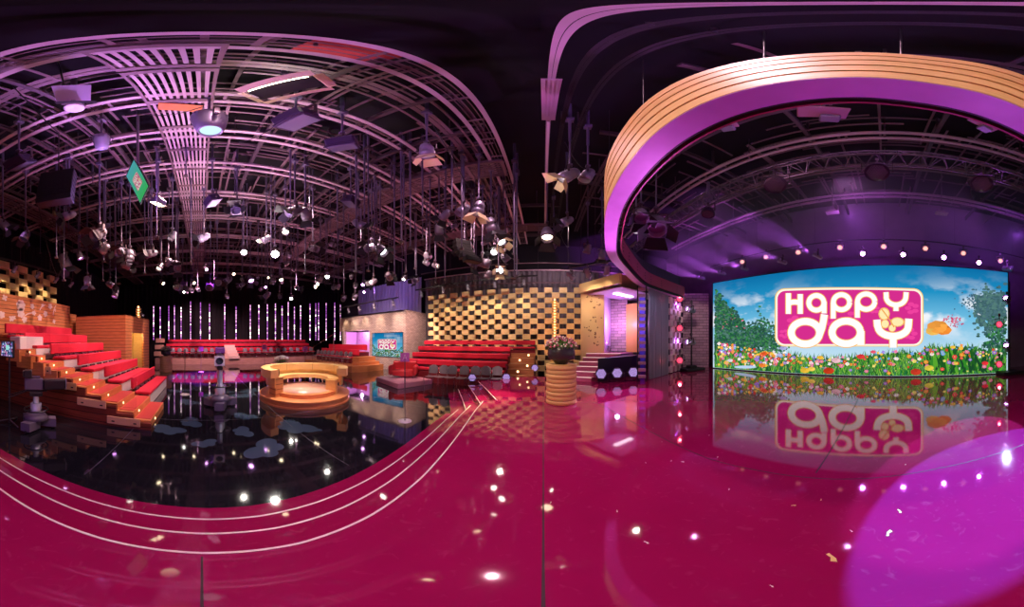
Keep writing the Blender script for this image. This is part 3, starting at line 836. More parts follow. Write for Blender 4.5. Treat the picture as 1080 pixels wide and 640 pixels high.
blobs(450, lambda: R.gauss(1054, 8), lambda x: R.uniform(333, 382), 1.2, 2.6, TG)
blobs(60, lambda: R.gauss(1006, 5), lambda x: R.gauss(339, 3.5), .5, 1.3, [srgb(220, 90, 120), srgb(190, 70, 110)])
pic.layer()
def meadow_top(x): return 372 - 9 * math.sin((x - 753) / 26.0) * .35 - (12 if x < 800 else 0) * max(0, 1 - (x - 753) / 50) - (7 if x > 975 else 0) - 5 * math.exp(-((x - 1020) / 22) ** 2)
xs_ = [XS0 + (XS1 - XS0) * i / 150 for i in range(151)]
for a, b in zip(xs_[:-1], xs_[1:]): pic.poly([(a, ybot(a) - .2), (b, ybot(b) - .2), (b, meadow_top(b) + 3 + 1.5 * math.sin(b * 1.3)), (a, meadow_top(a) + 3 + 1.5 * math.sin(a * 1.3))], srgb(34, 84, 44))
pic.layer()
for lay in range(6):
    for i in range(1300):
        x = R.uniform(XS0 + 1, XS1 - 1); t0 = meadow_top(x) + 3 * lay; yb_ = min(ybot(x) - .3, R.uniform(t0 + 2, 401))
        h = R.uniform(3, 10); lean = R.uniform(-3.2, 3.2); w = R.uniform(.6, 1.5)
        xt = min(max(x + lean, XS0 + .5), XS1 - .5)
        pic.poly([(x - w * .5, yb_), (x + w * .5, yb_), (xt, max(t0 - 3, yb_ - h))], R.choice(G))
    pic.layer()
    for i in range(90):
        x = R.uniform(XS0 + 3, XS1 - 3) if R.random() < .6 else XS0 + 3 + abs(R.gauss(0, 40)); y = R.uniform(meadow_top(x) + 1, ybot(x) - 2); c = R.choice(F); r_ = R.uniform(.5, 1.7)
        for k in range(4): pic.disc(x + r_ * .7 * math.cos(k * 1.57 + i), y + r_ * .7 * math.sin(k * 1.57 + i), r_ * .65, r_ * .5, c, 6)
    pic.layer()
# larger flowers and leaves
for x in range(980, 1058, 3):
    for k in range(2):
        xb = x + R.uniform(-2, 2); yb_ = ybot(xb) - R.uniform(1, 6); h = R.uniform(14, 32) * (1 if 985 < x < 1030 else .7); ln = R.uniform(-11, 11)
        xt = min(XS1 - 1, xb + ln); pic.poly([(xb - 1.1, yb_), (xb + 1.1, yb_), (xb + ln * .5 + 1.6, yb_ - h * .55), (xt, yb_ - h), (xb + ln * .5 - 1.6, yb_ - h * .55)], R.choice(G[:4]))
pic.layer()
for (x, y, r_, c) in ((989, 345, 12, (250, 165, 70)), (984, 349, 8, (245, 190, 90)), (995, 348, 9, (240, 140, 50)), (908, 376, 4.5, (225, 60, 60)), (1039, 383, 3.6, (235, 50, 60)), (849, 393, 5, (235, 190, 60)), (856, 389, 4, (250, 210, 90)),
                     (874, 396, 6, (200, 60, 30)), (966, 395, 6, (200, 60, 40)), (882, 380, 5, (240, 190, 200)), (804, 385, 4, (240, 130, 50)), (806, 373, 3.5, (230, 90, 40)), (865, 377, 3.5, (250, 190, 60)), (1005, 366, 3, (250, 200, 60)), (980, 388, 5, (225, 205, 70)), (921, 371, 3, (240, 90, 120)), (826, 367, 4, (170, 175, 225)), (822, 374, 3, (190, 190, 235)), (1008, 383, 3, (235, 205, 80)), (770, 380, 3, (225, 220, 230))):
    c = srgb(*c); y = min(y, ybot(x) - r_ * .62 - .5)
    for k in range(7):
        a = k * .9; pic.disc(x + r_ * .5 * math.cos(a), y + r_ * .28 * math.sin(a), r_ * .5, r_ * .32, tuple(v * (1 - .05 * k) for v in c), 8, a)
for i in range(95):
    x = R.uniform(XS0 + 5, XS1 - 5); y = R.uniform(meadow_top(x) + 3, ybot(x) - 2.5); c = R.choice(F + F[:4]); r_ = R.uniform(1.4, 2.8); a0_ = R.random() * 6
    for k in range(6): pic.disc(x + r_ * .62 * math.cos(a0_ + k * 1.047), y + r_ * .5 * math.sin(a0_ + k * 1.047), r_ * .42, r_ * .3, tuple(v * R.uniform(.75, 1) for v in c), 6, a0_ + k * 1.047)
    pic.disc(x, y, r_ * .25, r_ * .22, srgb(250, 215, 90), 6)
pic.layer()
pic.disc(786, 387, 12, 1.6, srgb(180, 205, 235), 12)
pic.layer(); logo(pic)
part('meadow_and_logo_picture', pic.mb, scr_m, big)

# ------------------------------------------------------------------ things under the ring: silver curtain, lattice end, stand, brick wall
mb = MB(); drape(mb, (4.15, 7.85), (5.75, 8.85), 0.02, RZ + .0, .17, .045, 8)
one('stage_curtain', mb, M_silver, 'silver pleated curtain hanging from the ring down to the pink floor', 'curtain')
t = T('ladder_truss', 'narrow black ladder truss with pink-lit steps left of the silver curtain', 'truss', (3.78, 7.75, 0), -.4)
for sx in (-.17, .17): m_ = MB(); m_.box((sx, 0, RZ / 2), (.05, .08, RZ)); part('upright_tube', m_, M_black, t)
for i in range(14): m_ = MB(); m_.box((0, 0, .2 + i * .27), (.3, .12, .12), bev=.01); part('rung', m_, mat('pinkish_rung', (.5, .28, .4), .4), t)

def lattice(mb, p0, p1, z0, rows, cw, ch, t, ragged=None, parity=0, fr=.035):
    p0 = Vector((p0[0], p0[1], 0)); p1 = Vector((p1[0], p1[1], 0)); L = (p1 - p0).length; u = (p1 - p0) / L
    rz = math.atan2(u.y, u.x); n = int(round(L / cw)); cw = L / n
    for i in range(n):
        for j in range(rows):
            top = rows - (0 if ((i + parity) % 2) == 0 else 1)
            if (i + j + parity) % 2 == (rows - 1) % 2 and j < rows:
                c = p0 + u * (i + .5) * cw; mb.box((c.x, c.y, z0 + (j + .5) * ch), (cw * 1.06, t, ch * 1.06), None, rz)
m_ = MB(); lattice(m_, (5.85, 8.95), (7.2, 9.75), .05, 13, .27, .29, .16)
one('timber_lattice', m_, mat('pale_block', (.75, .55, .55), .5), 'pink-lit stack of staggered blocks between silver curtain and red lights', 'lattice')
m_ = MB(); m_.slab((7.9, 10.55), (9.1, 9.55), 0, 4.55, .3)
o = S('wall_stage_end', m_, M_brick2)
# black lamp stand with three red led cans and two moving beams
sp = onz(722, 392, 0)
t = T('lamp_stand', 'black lamp stand left of the big screen carrying red lights', 'stand', (7.55, 9.3, 0))
m_ = MB(); m_.cyl((0, 0, .1), (0, 0, 3.9), .04, n=10); part('pole', m_, M_black, t)
m_ = MB(); m_.box((0, 0, .07), (1.3, .9, .14), bev=.03); m_.box((0, 0, .2), (.5, .4, .14), bev=.03); part('base_plate', m_, M_black, t)
for k, (py, zt) in enumerate(((315, 'top'), (346, 'middle'), (380, 'bottom'))):
    p = at(717, py, 11.4)
    lamp('par', p, (0, 0, 1.2), 'red', 'glowing red led can, %s one of three on the lamp stand left of the screen' % zt, 'red led cans on the left lamp stand', size=1.9, power=26, angle=80)
for k, (py, zt) in enumerate(((327, 'upper'), (361, 'lower'))):
    p = at(729, py, 11.9)
    lamp('small', p, (3.0, 9.4, 2.0 + (0 if k else 2.2)), 'purple', '%s small violet beam lamp beside the three red cans' % zt, 'violet beam lamps on the left lamp stand', size=1.7, power=900, angle=22, color=PUR)
# right-hand stand
t = T('lamp_stand', 'black lamp stand at the far right end of the big screen', 'stand', (8.9, -5.75, 0))
m_ = MB(); m_.cyl((0, 0, .1), (0, 0, 4.6), .045, n=10); part('pole', m_, M_black, t)
m_ = MB(); m_.box((0, 0, .08), (.9, 1.2, .16), bev=.03); part('base_plate', m_, M_black, t)
for k, (py, zt) in enumerate(((342, 'upper'), (384, 'lower'))):
    lamp('par', at(1054, py, 10.3), (0, 0, 1.4), 'red', '%s glowing red led can on the stand right of the screen' % zt, 'red led cans on the right lamp stand', size=1.7, power=12, angle=80)
for k, (py, zt, tg) in enumerate(((367, 'lower', (4, -1, 6)), (317, 'middle', (3, 2, 8)), (283, 'top', (7, -9, 5)))):
    lamp('small', at(1062, py, 10.4), tg, 'purple', '%s violet beam lamp at the right edge of the screen' % zt, 'violet beam lamps on the right lamp stand', size=1.5, power=900, angle=22, color=VIO)

# ------------------------------------------------------------------ portal with butterflies and pink stairs
portal = T('entrance_portal', 'cream and violet doorway portal at the top of the pink stairs', 'portal', (0, 0, 0))
m_ = MB(); m_.slab((3.15, 11.0), (1.95, 11.15), 0.0, 4.5, -.25); part('left_pylon', m_, mat('cream_panel', (.80, .58, .30), .5), portal)
m_ = MB(); m_.slab((1.95, 11.15), (3.3, 8.75), 4.15, 4.62, -.12); m_.add([(1.95, 11.15, 4.6), (3.3, 8.75, 4.6), (6.6, 10.4, 4.6), (5.2, 12.2, 4.6)], [(0, 1, 2, 3)])
part('canopy', m_, mat('cream_panel', (.8, .58, .3), .5), portal)
m_ = MB(); m_.prism([(2.2, 11.3), (3.4, 9.1), (6.4, 10.5), (5.1, 12.2)], 4.08, 4.13); part('soffit', m_, mat('lilac_soffit', (.6, .5, .62), .5), portal)
m_ = MB(); m_.box((4.1, 10.6, 4.05), (1.3, .25, .04), None, .45); part('soffit_light', m_, emis('soffit_glow', (1, .75, .95), 6), portal)
m_ = MB(); m_.slab((3.95, 12.3), (3.2, 11.05), 1.0, 4.1, -.08); part('left_jamb', m_, mat('lilac_jamb', (.65, .5, .75), .5), portal)
m_ = MB(); m_.slab((4.75, 11.7), (3.9, 12.35), 1.0, 4.1, -.1); part('brick_panel', m_, M_brick2, portal)
m_ = MB(); m_.slab((5.1, 10.85), (4.65, 11.6), 1.0, 3.75, -.08); part('gold_door_panel', m_, mat('gold_panel', (.75, .42, .12), .35), portal)
m_ = MB(); m_.slab((5.1, 10.1), (5.15, 10.9), .0, 4.1, -.08); part('blue_panel', m_, mat('blue_panel', (.05, .04, .5), .5), portal)
m_ = MB()
RB = random.Random(5)
fw = Vector((-1.2, .15, 0)).normalized()
def butterfly2d(mb, c, u, v, s_, rot):
    for (dx, dy, r1, r2) in ((-.55, .35, .5, .4), (.55, .35, .5, .4), (-.4, -.4, .35, .3), (.4, -.4, .35, .3), (0, 0, .09, .6)):
        pts = []
        for i in range(8):
            a = 2 * PI * i / 8; x = dx + r1 * math.cos(a); y = dy + r2 * math.sin(a)
            X = x * math.cos(rot) - y * math.sin(rot); Y = x * math.sin(rot) + y * math.cos(rot); pts.append(c + u * X * s_ + v * Y * s_)
        mb.add(pts, [tuple(range(8))])
for i in range(34):
    t_ = RB.gauss(.45, .14); z = RB.uniform(1.4, 4.1)
    t_ = min(.9, max(.1, t_ + .12 * math.sin(z * 3)))
    c = Vector((3.15, 11.0, z)) + fw * (1.21 * t_) + Vector((-.02, -.03, 0))
    butterfly2d(m_, c, Vector((1, -.12, 0)), Vector((0, 0, 1)), RB.uniform(.025, .06), RB.uniform(-1, 1))
for i in range(7):
    t_ = RB.uniform(.1, .9); c = Vector((1.95, 11.15, RB.uniform(4.25, 4.5))).lerp(Vector((3.3, 8.75, 4.4)), t_) + Vector((-.03, -.02, 0))
    butterfly2d(m_, c, Vector((.5, -.87, 0)), Vector((0, 0, 1)), .055, RB.uniform(-1, 1))
part('butterfly_decals', m_, mat('maroon_decal', (.12, .02, .02), .6), portal)
m_ = MB(); lamp('small', (3.55, 11.35, 1.2), (3.5, 11.8, 3.6), 'lilac', 'small violet uplight at the foot of the doorway jamb', size=.8, power=45, angle=100, color=VIO, mount='base')

# stairs
st = T('pink_staircase', 'six pink steps with white nosings climbing to the doorway portal', 'stairs', (0, 0, 0))
R0, R1 = Vector((1.85, 8.25)), Vector((3.65, 9.85)); L0, L1 = Vector((.95, 8.75)), Vector((2.1, 10.55))
RIS = 1.0 / 6
for k in range(6):
    a = R0.lerp(R1, k / 5); b = L0.lerp(L1, k / 5); a2 = R1 + Vector((1.2, 1.2)) ; b2 = L1 + Vector((.3, .9))
    m_ = MB()
    an = R0.lerp(R1, (k + 1) / 5) if k < 5 else a2; bn = L0.lerp(L1, (k + 1) / 5) if k < 5 else b2
    m_.prism([(b.x, b.y), (a.x, a.y), (an.x, an.y), (bn.x, bn.y)], 0.001, RIS * (k + 1))
    tr = part('tread', m_, mat('pink_tread', (.62, .14, .28), .35), st)
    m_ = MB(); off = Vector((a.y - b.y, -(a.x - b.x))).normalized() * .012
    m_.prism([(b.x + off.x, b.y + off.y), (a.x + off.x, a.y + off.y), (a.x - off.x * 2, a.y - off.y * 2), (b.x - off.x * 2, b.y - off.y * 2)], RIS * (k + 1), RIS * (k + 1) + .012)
    part('nosing', m_, emis('glowing_nosing', (1, .78, .7), 1.1), tr)  # white nosings given emission, their brightness put in as glow
m_ = MB(); m_.prism([(R0.x + .25, R0.y - .05), (R1.x + .35, R1.y - .6), (R1.x + 1.3, R1.y + .5), (R1.x, R1.y + .1)], 0.0, .92); part('dark_flank', m_, mat('violet_black', (.02, .01, .05), .5), st)

# three floor wash lamps beside the stairs and three at the end of the stage
for (px, py, d, lb) in ((634, 393, 8.3, 'leftmost of three lilac floor lamps beside the pink stairs'), (651, 391, 8.5, 'middle one of three lilac floor lamps beside the pink stairs'), (668, 389, 8.7, 'rightmost of three lilac floor lamps beside the pink stairs')):
    p = at(px, py, d); p.z = .36
    lamp('wash', p, (0, 0, 1.3), 'lilac', lb, 'lilac floor lamps by the pink stairs', size=.95, mount='base', power=0)
for (px, py, d, lb, z) in ((498, 399, 9.2, 'round lilac floor lamp in front of the grey chairs, by the small flight', None), (534, 393, 9.3, 'round lilac floor lamp at the right end of the chair row', None), (564, 388, 10.4, 'round lilac floor lamp at the foot of the lattice, left of the gold drum', None)):
    p = at(px, py, d); p.z = B + .5 if px != 564 else .33
    lamp('wash', p, (0, 0, 1.4), 'lilac', lb, None, size=.78, mount='base', power=0)

# ------------------------------------------------------------------ gold drum pedestals with flower bowls
def drum(loc, r, h, label, rings=9):
    t = T('drum_pedestal', label, 'pedestal', loc)
    m_ = MB(); rh = h / rings
    for i in range(rings):
        z = i * rh; rr = r if i % 2 == 0 else r * .965
        m_.lathe([(rr * .97, z), (rr, z + rh * .12), (rr, z + rh * .86), (rr * .97, z + rh * .98)], n=40)
    m_.lathe([(0, h - .004), (r * .95, h - .004)], n=40)
    part('banded_drum', m_, M_gold, t)
    m_ = MB(); m_.lathe([(r * .8, h), (r * .99, h), (r * .99, h + .02), (0, h + .02)], n=40); part('top_plate', m_, M_yellow, t)
    return t
def bowl_flowers(loc, r, label_b, label_f, cols, seed):
    m_ = MB(); m_.lathe([(0, 0), (r * .42, .0), (r * .62, .06 * r / .24), (r * .92, .35 * r), (r, .75 * r), (r * .93, 1.12 * r), (r * .86, 1.2 * r), (r * .8, 1.15 * r), (r * .8, .8 * r), (0, .7 * r)], n=32)
    one('flower_bowl', m_, mat('black_glaze', (.05, .05, .06), .25), label_b, 'bowl', None, loc)
    f = T('flower_bouquet', label_f, 'flowers', (loc[0], loc[1], loc[2] + r * .8))
    rg = random.Random(seed); m_ = MB()
    for i in range(240):
        a = rg.uniform(0, 2 * PI); e = rg.uniform(0, 1) ** .6; rr = r * 1.12 * e
        z = r * (.95 * math.sqrt(max(0, 1 - e * e * .9)) + .1); c = Vector((rr * math.cos(a), rr * math.sin(a), z * rg.uniform(.5, .95)))
        dr = Vector((math.cos(a) * rg.uniform(.2, 1), math.sin(a) * rg.uniform(.2, 1), rg.uniform(.3, 1))).normalized(); sd = dr.cross(Vector((0, 0, 1))).normalized() * r * .07
        L = r * rg.uniform(.15, .3); m_.add([c - dr * L * .3, c + sd, c + dr * L, c - sd], [(0, 1, 2, 3)])
    m_.lathe([(r * .8, .0), (r * .8, .3 * r), (r * .4, .8 * r), (0, .85 * r)], n=14)
    o = part('leaves', m_, M_green, f)
    by = {}
    for i in range(170):
        a = rg.uniform(0, 2 * PI); e = rg.uniform(0, 1) ** .55; c = Vector((r * 1.2 * e * math.cos(a), r * 1.2 * e * math.sin(a), r * (1.0 * math.sqrt(max(0, 1 - e * e * .92)) + .16) * rg.uniform(.82, 1.08)))
        k = rg.randrange(len(cols)); q = by.setdefault(k, MB()); q.ball(c, r * rg.uniform(.055, .095), 6, 4, (1, 1, .8))
    for k, q in by.items():
        o = part('blossoms', q, cols[k], f); o['kind'] = 'stuff'
    return f
FC = [mat('petal_pink', (.85, .42, .5), .6), mat('petal_white', (.9, .82, .78), .6), mat('petal_rose', (.6, .16, .28), .6)]
dp = onz(592, 428, 0); dv = Vector((dp.x, dp.y, 0)).normalized(); dc = dp + dv * .38
dpd = drum((dc.x, dc.y, 0), .40, 1.0, 'gold banded drum pedestal on the pink floor carrying a black flower bowl')
bowl_flowers((dc.x, dc.y, 1.02), .36, 'round black bowl on the near gold drum', 'pink and white flower bouquet in the near black bowl', FC, 3)
dp2 = at(175, 389, 14.6); drum((dp2.x, dp2.y, B), .42, 1.05, 'smaller-looking gold drum pedestal far back beside the left stand', 7)
bowl_flowers((dp2.x, dp2.y, B + 1.07), .34, 'grey bowl on the far gold drum beside the left stand', 'pale round bouquet on the far gold drum', [FC[1], mat('petal_pale', (.7, .75, .6), .6)], 8)

# wood ring totems (stacks of lit rings)
def totem(loc, h, label):
    t = T('ring_totem', label, 'light column', loc)
    m_ = MB(); n = int(h / .16)
    for i in range(n): m_.lathe([(.12, i * .16), (.17, i * .16 + .02), (.17, i * .16 + .07), (.12, i * .16 + .09)], (.02 * math.sin(i), 0, 0), n=16)
    part('wooden_rings', m_, M_lattice, t)
    m_ = MB(); m_.cyl((0, 0, 0), (0, 0, h), .05, n=10); part('glowing_core', m_, emis('totem_glow', (1, .45, .15), 5), t)
    for sx in (-.13, .13):
        pass
    return t
p = at(585, 345, 12.6); totem((p.x, p.y, .2), 3.9, 'tall stack of glowing wooden rings in front of the right part of the lattice')
p = at(146, 345, 13.2); totem((p.x, p.y, 2.9), .85, 'short stack of pinkish wooden rings on top of the left wooden tower')

# ------------------------------------------------------------------ lattice walls
m_ = MB(); lattice(m_, (-7.7, 13.3), (2.25, 12.7), B, 17, .43, .31, .22)
one('timber_lattice', m_, M_lattice, 'tall checkered wall of staggered gold timber blocks behind the right stand', 'lattice')
m_ = MB(); lattice(m_, (-10.2, -8.2), (-3.6, -8.2), B, 17, .62, .353, .25)
one('timber_lattice', m_, M_lattice, 'checkered timber block screen above the left seating stand', 'lattice')

# ------------------------------------------------------------------ seating stands
def bench(x0, x1, zt, depth, label, facing, loc, group, backh=.36, panel=True, gaps=True):
    """bench along local X, front towards -Y local; loc = front edge centre, zt = seat top above loc"""
    t = T('stand_bench', label, 'bench', loc, facing, group)
    L = x1 - x0; cx = (x0 + x1) / 2
    m_ = MB(); m_.box((cx, .26, zt - .05), (L, .50, .10), bev=.02); s_ = part('seat', m_, M_red, t)
    gp = .11 if not panel else .07
    m_ = MB(); m_.box((cx, .60, zt + backh * .5 + gp), (L, .09, backh), bev=.02); part('backrest', m_, M_red, t)
    if panel:
        m_ = MB(); m_.box((cx, .05, (zt - .1) * .5), (L, .03, zt - .1)); part('front_panel', m_, M_white, t, 'white front panel')
    if gaps:
        n = int(L / .52)
        for i in range(n):
            x = x0 + L * (i + .5) / n
            m_ = MB(); m_.box((x, .50, zt + .03), (.30, .05, .06)); part('seat_bracket', m_, M_seatgap, s_)
    return t

# left stand: rows along X, facing +Y, rising towards -Y
LX0, LX1 = -9.6, -6.35
ends = [-9.6, -9.6, -9.6, -9.4, -9.25, -9.1]
near = [-6.45, -6.2, -5.9, -5.5, -5.1, -4.9]
ordn = ['front', 'second', 'third', 'fourth', 'fifth', 'top']
plat = MB()
for k in range(6):
    y = -1.55 - .82 * k; z = B + .02 + .36 * k
    if k: plat.box(((ends[k] + near[k] - .1) / 2, y - .4, (z + B) / 2), (abs(ends[k] - near[k]) + .1, .86, z - B))
    L = abs(ends[k] - near[k]); cx = (ends[k] + near[k]) / 2
    bench(-L / 2, L / 2, .46, .5, 'red bench of the left seating stand, %s row' % ordn[k], PI, (cx, y, z), 'red benches of the left stand', gaps=True)
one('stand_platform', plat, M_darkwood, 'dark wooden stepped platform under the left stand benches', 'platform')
# aisle steps (orange) : double steps per row with lit markers
stp = T('stand_stairs', 'orange wooden aisle steps with red treads on the near side of the left stand', 'stairs', (0, 0, 0))
gl = emis('step_marker', (1, .66, .32), 3.5)
for i in range(11):
    k = i / 2.0; y = -1.15 - .41 * i; z = B + .18 + .18 * i; xn = -4.75 + .018 * i * i * .3; xf = max(near[min(5, int(k))] + .05, -6.4) if i else -5.9
    xf = near[min(5, int(k))] + .06
    m_ = MB(); m_.box(((xn + xf) / 2, y - .3, (z + B) / 2 if i < 2 else z - .18), (abs(xn - xf), .62, (z - B) if i < 2 else .36)); tr = part('step', m_, M_oak, stp)
    m_ = MB(); m_.box(((xn + xf) / 2 - .03, y - .20, z + .006), (abs(xn - xf) - .16, .36, .012)); part('red_tread', m_, M_redcarpet, tr)
    m_ = MB(); m_.box((xn - .45, y + .014, z - .09), (.045, .012, .05)); part('marker_light', m_, gl, tr)
# side wall of the stand towards the camera: stepped profile, curved slightly
sw = T('side_panelling', 'dark red boarded side of the left stand facing the stage', 'panelling', (0, 0, 0))
m_ = MB()
prof = [(-1.1, B)]
for i in range(11): prof += [(-1.1 - .41 * i, B + .16 + .18 * i), (-1.1 - .41 * (i + 1), B + .16 + .18 * i)]
prof += [(-7.6, B + .16 + 1.8), (-7.6, B)]
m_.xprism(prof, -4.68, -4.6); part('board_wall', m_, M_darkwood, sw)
for i in range(5):
    m_ = MB(); y = -1.35 - .82 * i; z = B + .1 + .36 * i; m_.box((-4.56, y - .38, z + .07), (.03, .80, .20), bev=.01)
    o = part('pale_end_board', m_, mat('pale_board', (.72, .42, .22), .4), sw)
    m_ = MB(); m_.box((-4.54, y - .1, z + .05), (.01, .07, .03)); m_.box((-4.54, y - .62, z + .05), (.01, .07, .03)); part('hand_slots', m_, M_black, o)
# clear guard panels
for i, lb in ((1, 'lowest'), (4, 'middle'), (7, 'topmost')):
    m_ = MB(); m_.box((-4.64, -1.5 - .41 * i, B + .75 + .18 * i), (.012, .95, .85)); 
    one('guard_panel', m_, M_glass, '%s clear plastic guard panel along the left stand steps' % lb, 'guard panel', 'clear guard panels of the left stand')
# white side table block near the top rows
m_ = MB(); m_.box((-5.1, -5.3, B + 2.0), (1.1, .5, .42), bev=.02)
one('white_box', m_, M_white, 'white box standing at the near end of the top left rows', 'box')
# back panel with white flower decals
m_ = MB()
m_.box((-6.3, -6.75, 2.35), (6.6, .12, 2.3)); m_.box((-9.9, -6.75, 2.15), (.7, .12, 1.9))
bp_ = T('backdrop_panel', 'orange boarded backdrop with white flower decals behind the left stand', 'panelling', (0, 0, 0))
part('boards', m_, M_oakp, bp_)
m_ = MB(); RF = random.Random(2)
def decal_flower(x, z, r, n=5):
    for k in range(n):
        a = 2 * PI * k / n + x; c = Vector((x + r * .6 * math.cos(a), -6.68, z + r * .6 * math.sin(a)))
        if k == 0: m_.add([Vector((x + r * .4 * math.cos(b_), -6.682, z + r * .4 * math.sin(b_))) for b_ in [2 * PI * q / 8 for q in range(8)]], [tuple(range(8))])
        m_.add([c + Vector((r * .42 * math.cos(b_), 0, r * .36 * math.sin(b_))) for b_ in [2 * PI * q / 8 for q in range(8)]], [tuple(range(8))])
for (px, py, r, n) in ((22, 322, .26, 7), (22, 330, .22, 6), (34, 323, .14, 5), (36, 330, .12, 5), (45, 322, .1, 4), (53, 323, .16, 5), (48, 331, .16, 5), (42, 335, .16, 5), (5, 314, .14, 4), (2, 332, .16, 5), (12, 336, .14, 4), (26, 337, .16, 5), (57, 339, .12, 4), (15, 335, .1, 4), (58, 327, .09, 3)):
    c = ony(px, py, -6.68); decal_flower(c.x, c.z, r, n)
def decal_stem(pts, w=.05):
    for a, b in zip(pts[:-1], pts[1:]):
        a = ony(a[0], a[1], -6.675); b = ony(b[0], b[1], -6.675); n_ = Vector((-(b - a).z, 0, (b - a).x)).normalized() * w / 2
        m_.add([a + n_, b + n_, b - n_, a - n_], [(0, 1, 2, 3)])
decal_stem([(26, 333), (29, 331), (33, 330), (37, 328)]); decal_stem([(42, 327), (44, 323), (48, 321)]); decal_stem([(56, 332), (57, 326), (59, 322)])
part('flower_decals', m_, mat('white_decal', (.85, .68, .66), .5), bp_)
# wooden tower with lit doorway
tw = T('wooden_tower', 'orange boarded tower with lit yellow doorway at the far end of the left stand', 'tower', (0, 0, 0))
m_ = MB(); TP = [(-9.75, -6.4), (-10.1, -3.7), (-12.7, -3.15), (-12.7, -6.4)]
m_.slab(TP[0], TP[1], B, 2.92, .1)
u = Vector((TP[2][0] - TP[1][0], TP[2][1] - TP[1][1])); 
def onface(s_): return (TP[1][0] + u.x * s_, TP[1][1] + u.y * s_)
m_.slab(onface(0), onface(.22), B, 2.92, .1); m_.slab(onface(.72), onface(1), B, 2.92, .1); m_.slab(onface(.22), onface(.72), 2.05, 2.92, .1)
m_.prism([TP[0], TP[3], TP[2], TP[1]], 2.86, 2.9)
part('boarded_walls', m_, M_oakp, tw)
m_ = MB(); m_.slab((-12.6, -3.2), (-12.6, -6.3), B, 2.85, -.08); part('far_wall', m_, M_lattice, tw)
m_ = MB(); m_.slab((onface(.1)[0], onface(.1)[1] - .9), (onface(.9)[0], onface(.9)[1] - .9), B, 2.6, .1); part('inner_wall', m_, M_lattice, tw)
lt = light('doorway_glow', 'POINT', (onface(.47)[0], onface(.47)[1] - .45, 1.9), 35, (1, .68, .25), size=.1)
lamp('small', (-11.9, -3.4, 3.15), (-11.9, -2.0, 2.2), 'white', 'small bright lamp on top of the wooden tower', size=.8)

# back stand: along Y, facing +X
bx = -19.2
pl = MB(); pl.box((bx - 2.2, 4.0, B + .26), (4.4, 16.4, .52)); 
one('stand_platform', pl, M_pinkwood, 'long pinkish plinth under the back seating stand, facing the steps', 'platform')
for k, lb in enumerate(('front', 'middle', 'top')):
    L = 15.2
    bench(-L / 2, L / 2, .52, .5, 'long red bench of the back stand under the light strips, %s row' % lb, PI / 2, (bx - 1.0 - .85 * k, 4.0, B + .52 + .42 * k - (.0)), 'red benches of the back stand', backh=.26, panel=False, gaps=True)
rs = MB()
for k in range(2): rs.box((bx - 1.72 - .85 * k, 4.0, B + .52 + (.42 * k + .5) / 2), (.8, 15.2, .42 * k + .38 ))
one('stand_platform', rs, mat('red_riser', (.16, .004, .02), .6), 'red stepped riser beneath the long back benches', 'platform')
# white stair block in the back stand
m_ = MB()
for k in range(5): m_.box((bx + .0 - .32 * k, ony(247, 370, 1).x * 0 + 2.85 - .06 * k, B + .52 + .12 + .24 * k - .12 * k), (.34, .98, .24 + .24 * k))
one('white_steps', m_, mat('cream_steps', (.85, .62, .52), .5), 'cream stair block in the middle of the back stand', 'stairs')
# beige cubes at the left end of the back stand
for k, (lb) in enumerate(('lowest', 'middle', 'topmost')):
    m_ = MB(); m_.box((bx - .6 - .4 * k, -4.0, B + .9 + .62 * k), (.7, .75, .40), bev=.02)
    one('end_block', m_, mat('peach_block', (.8, .48, .34), .5), '%s peach block at the left end of the back stand' % lb, 'block', 'peach blocks ending the back stand')

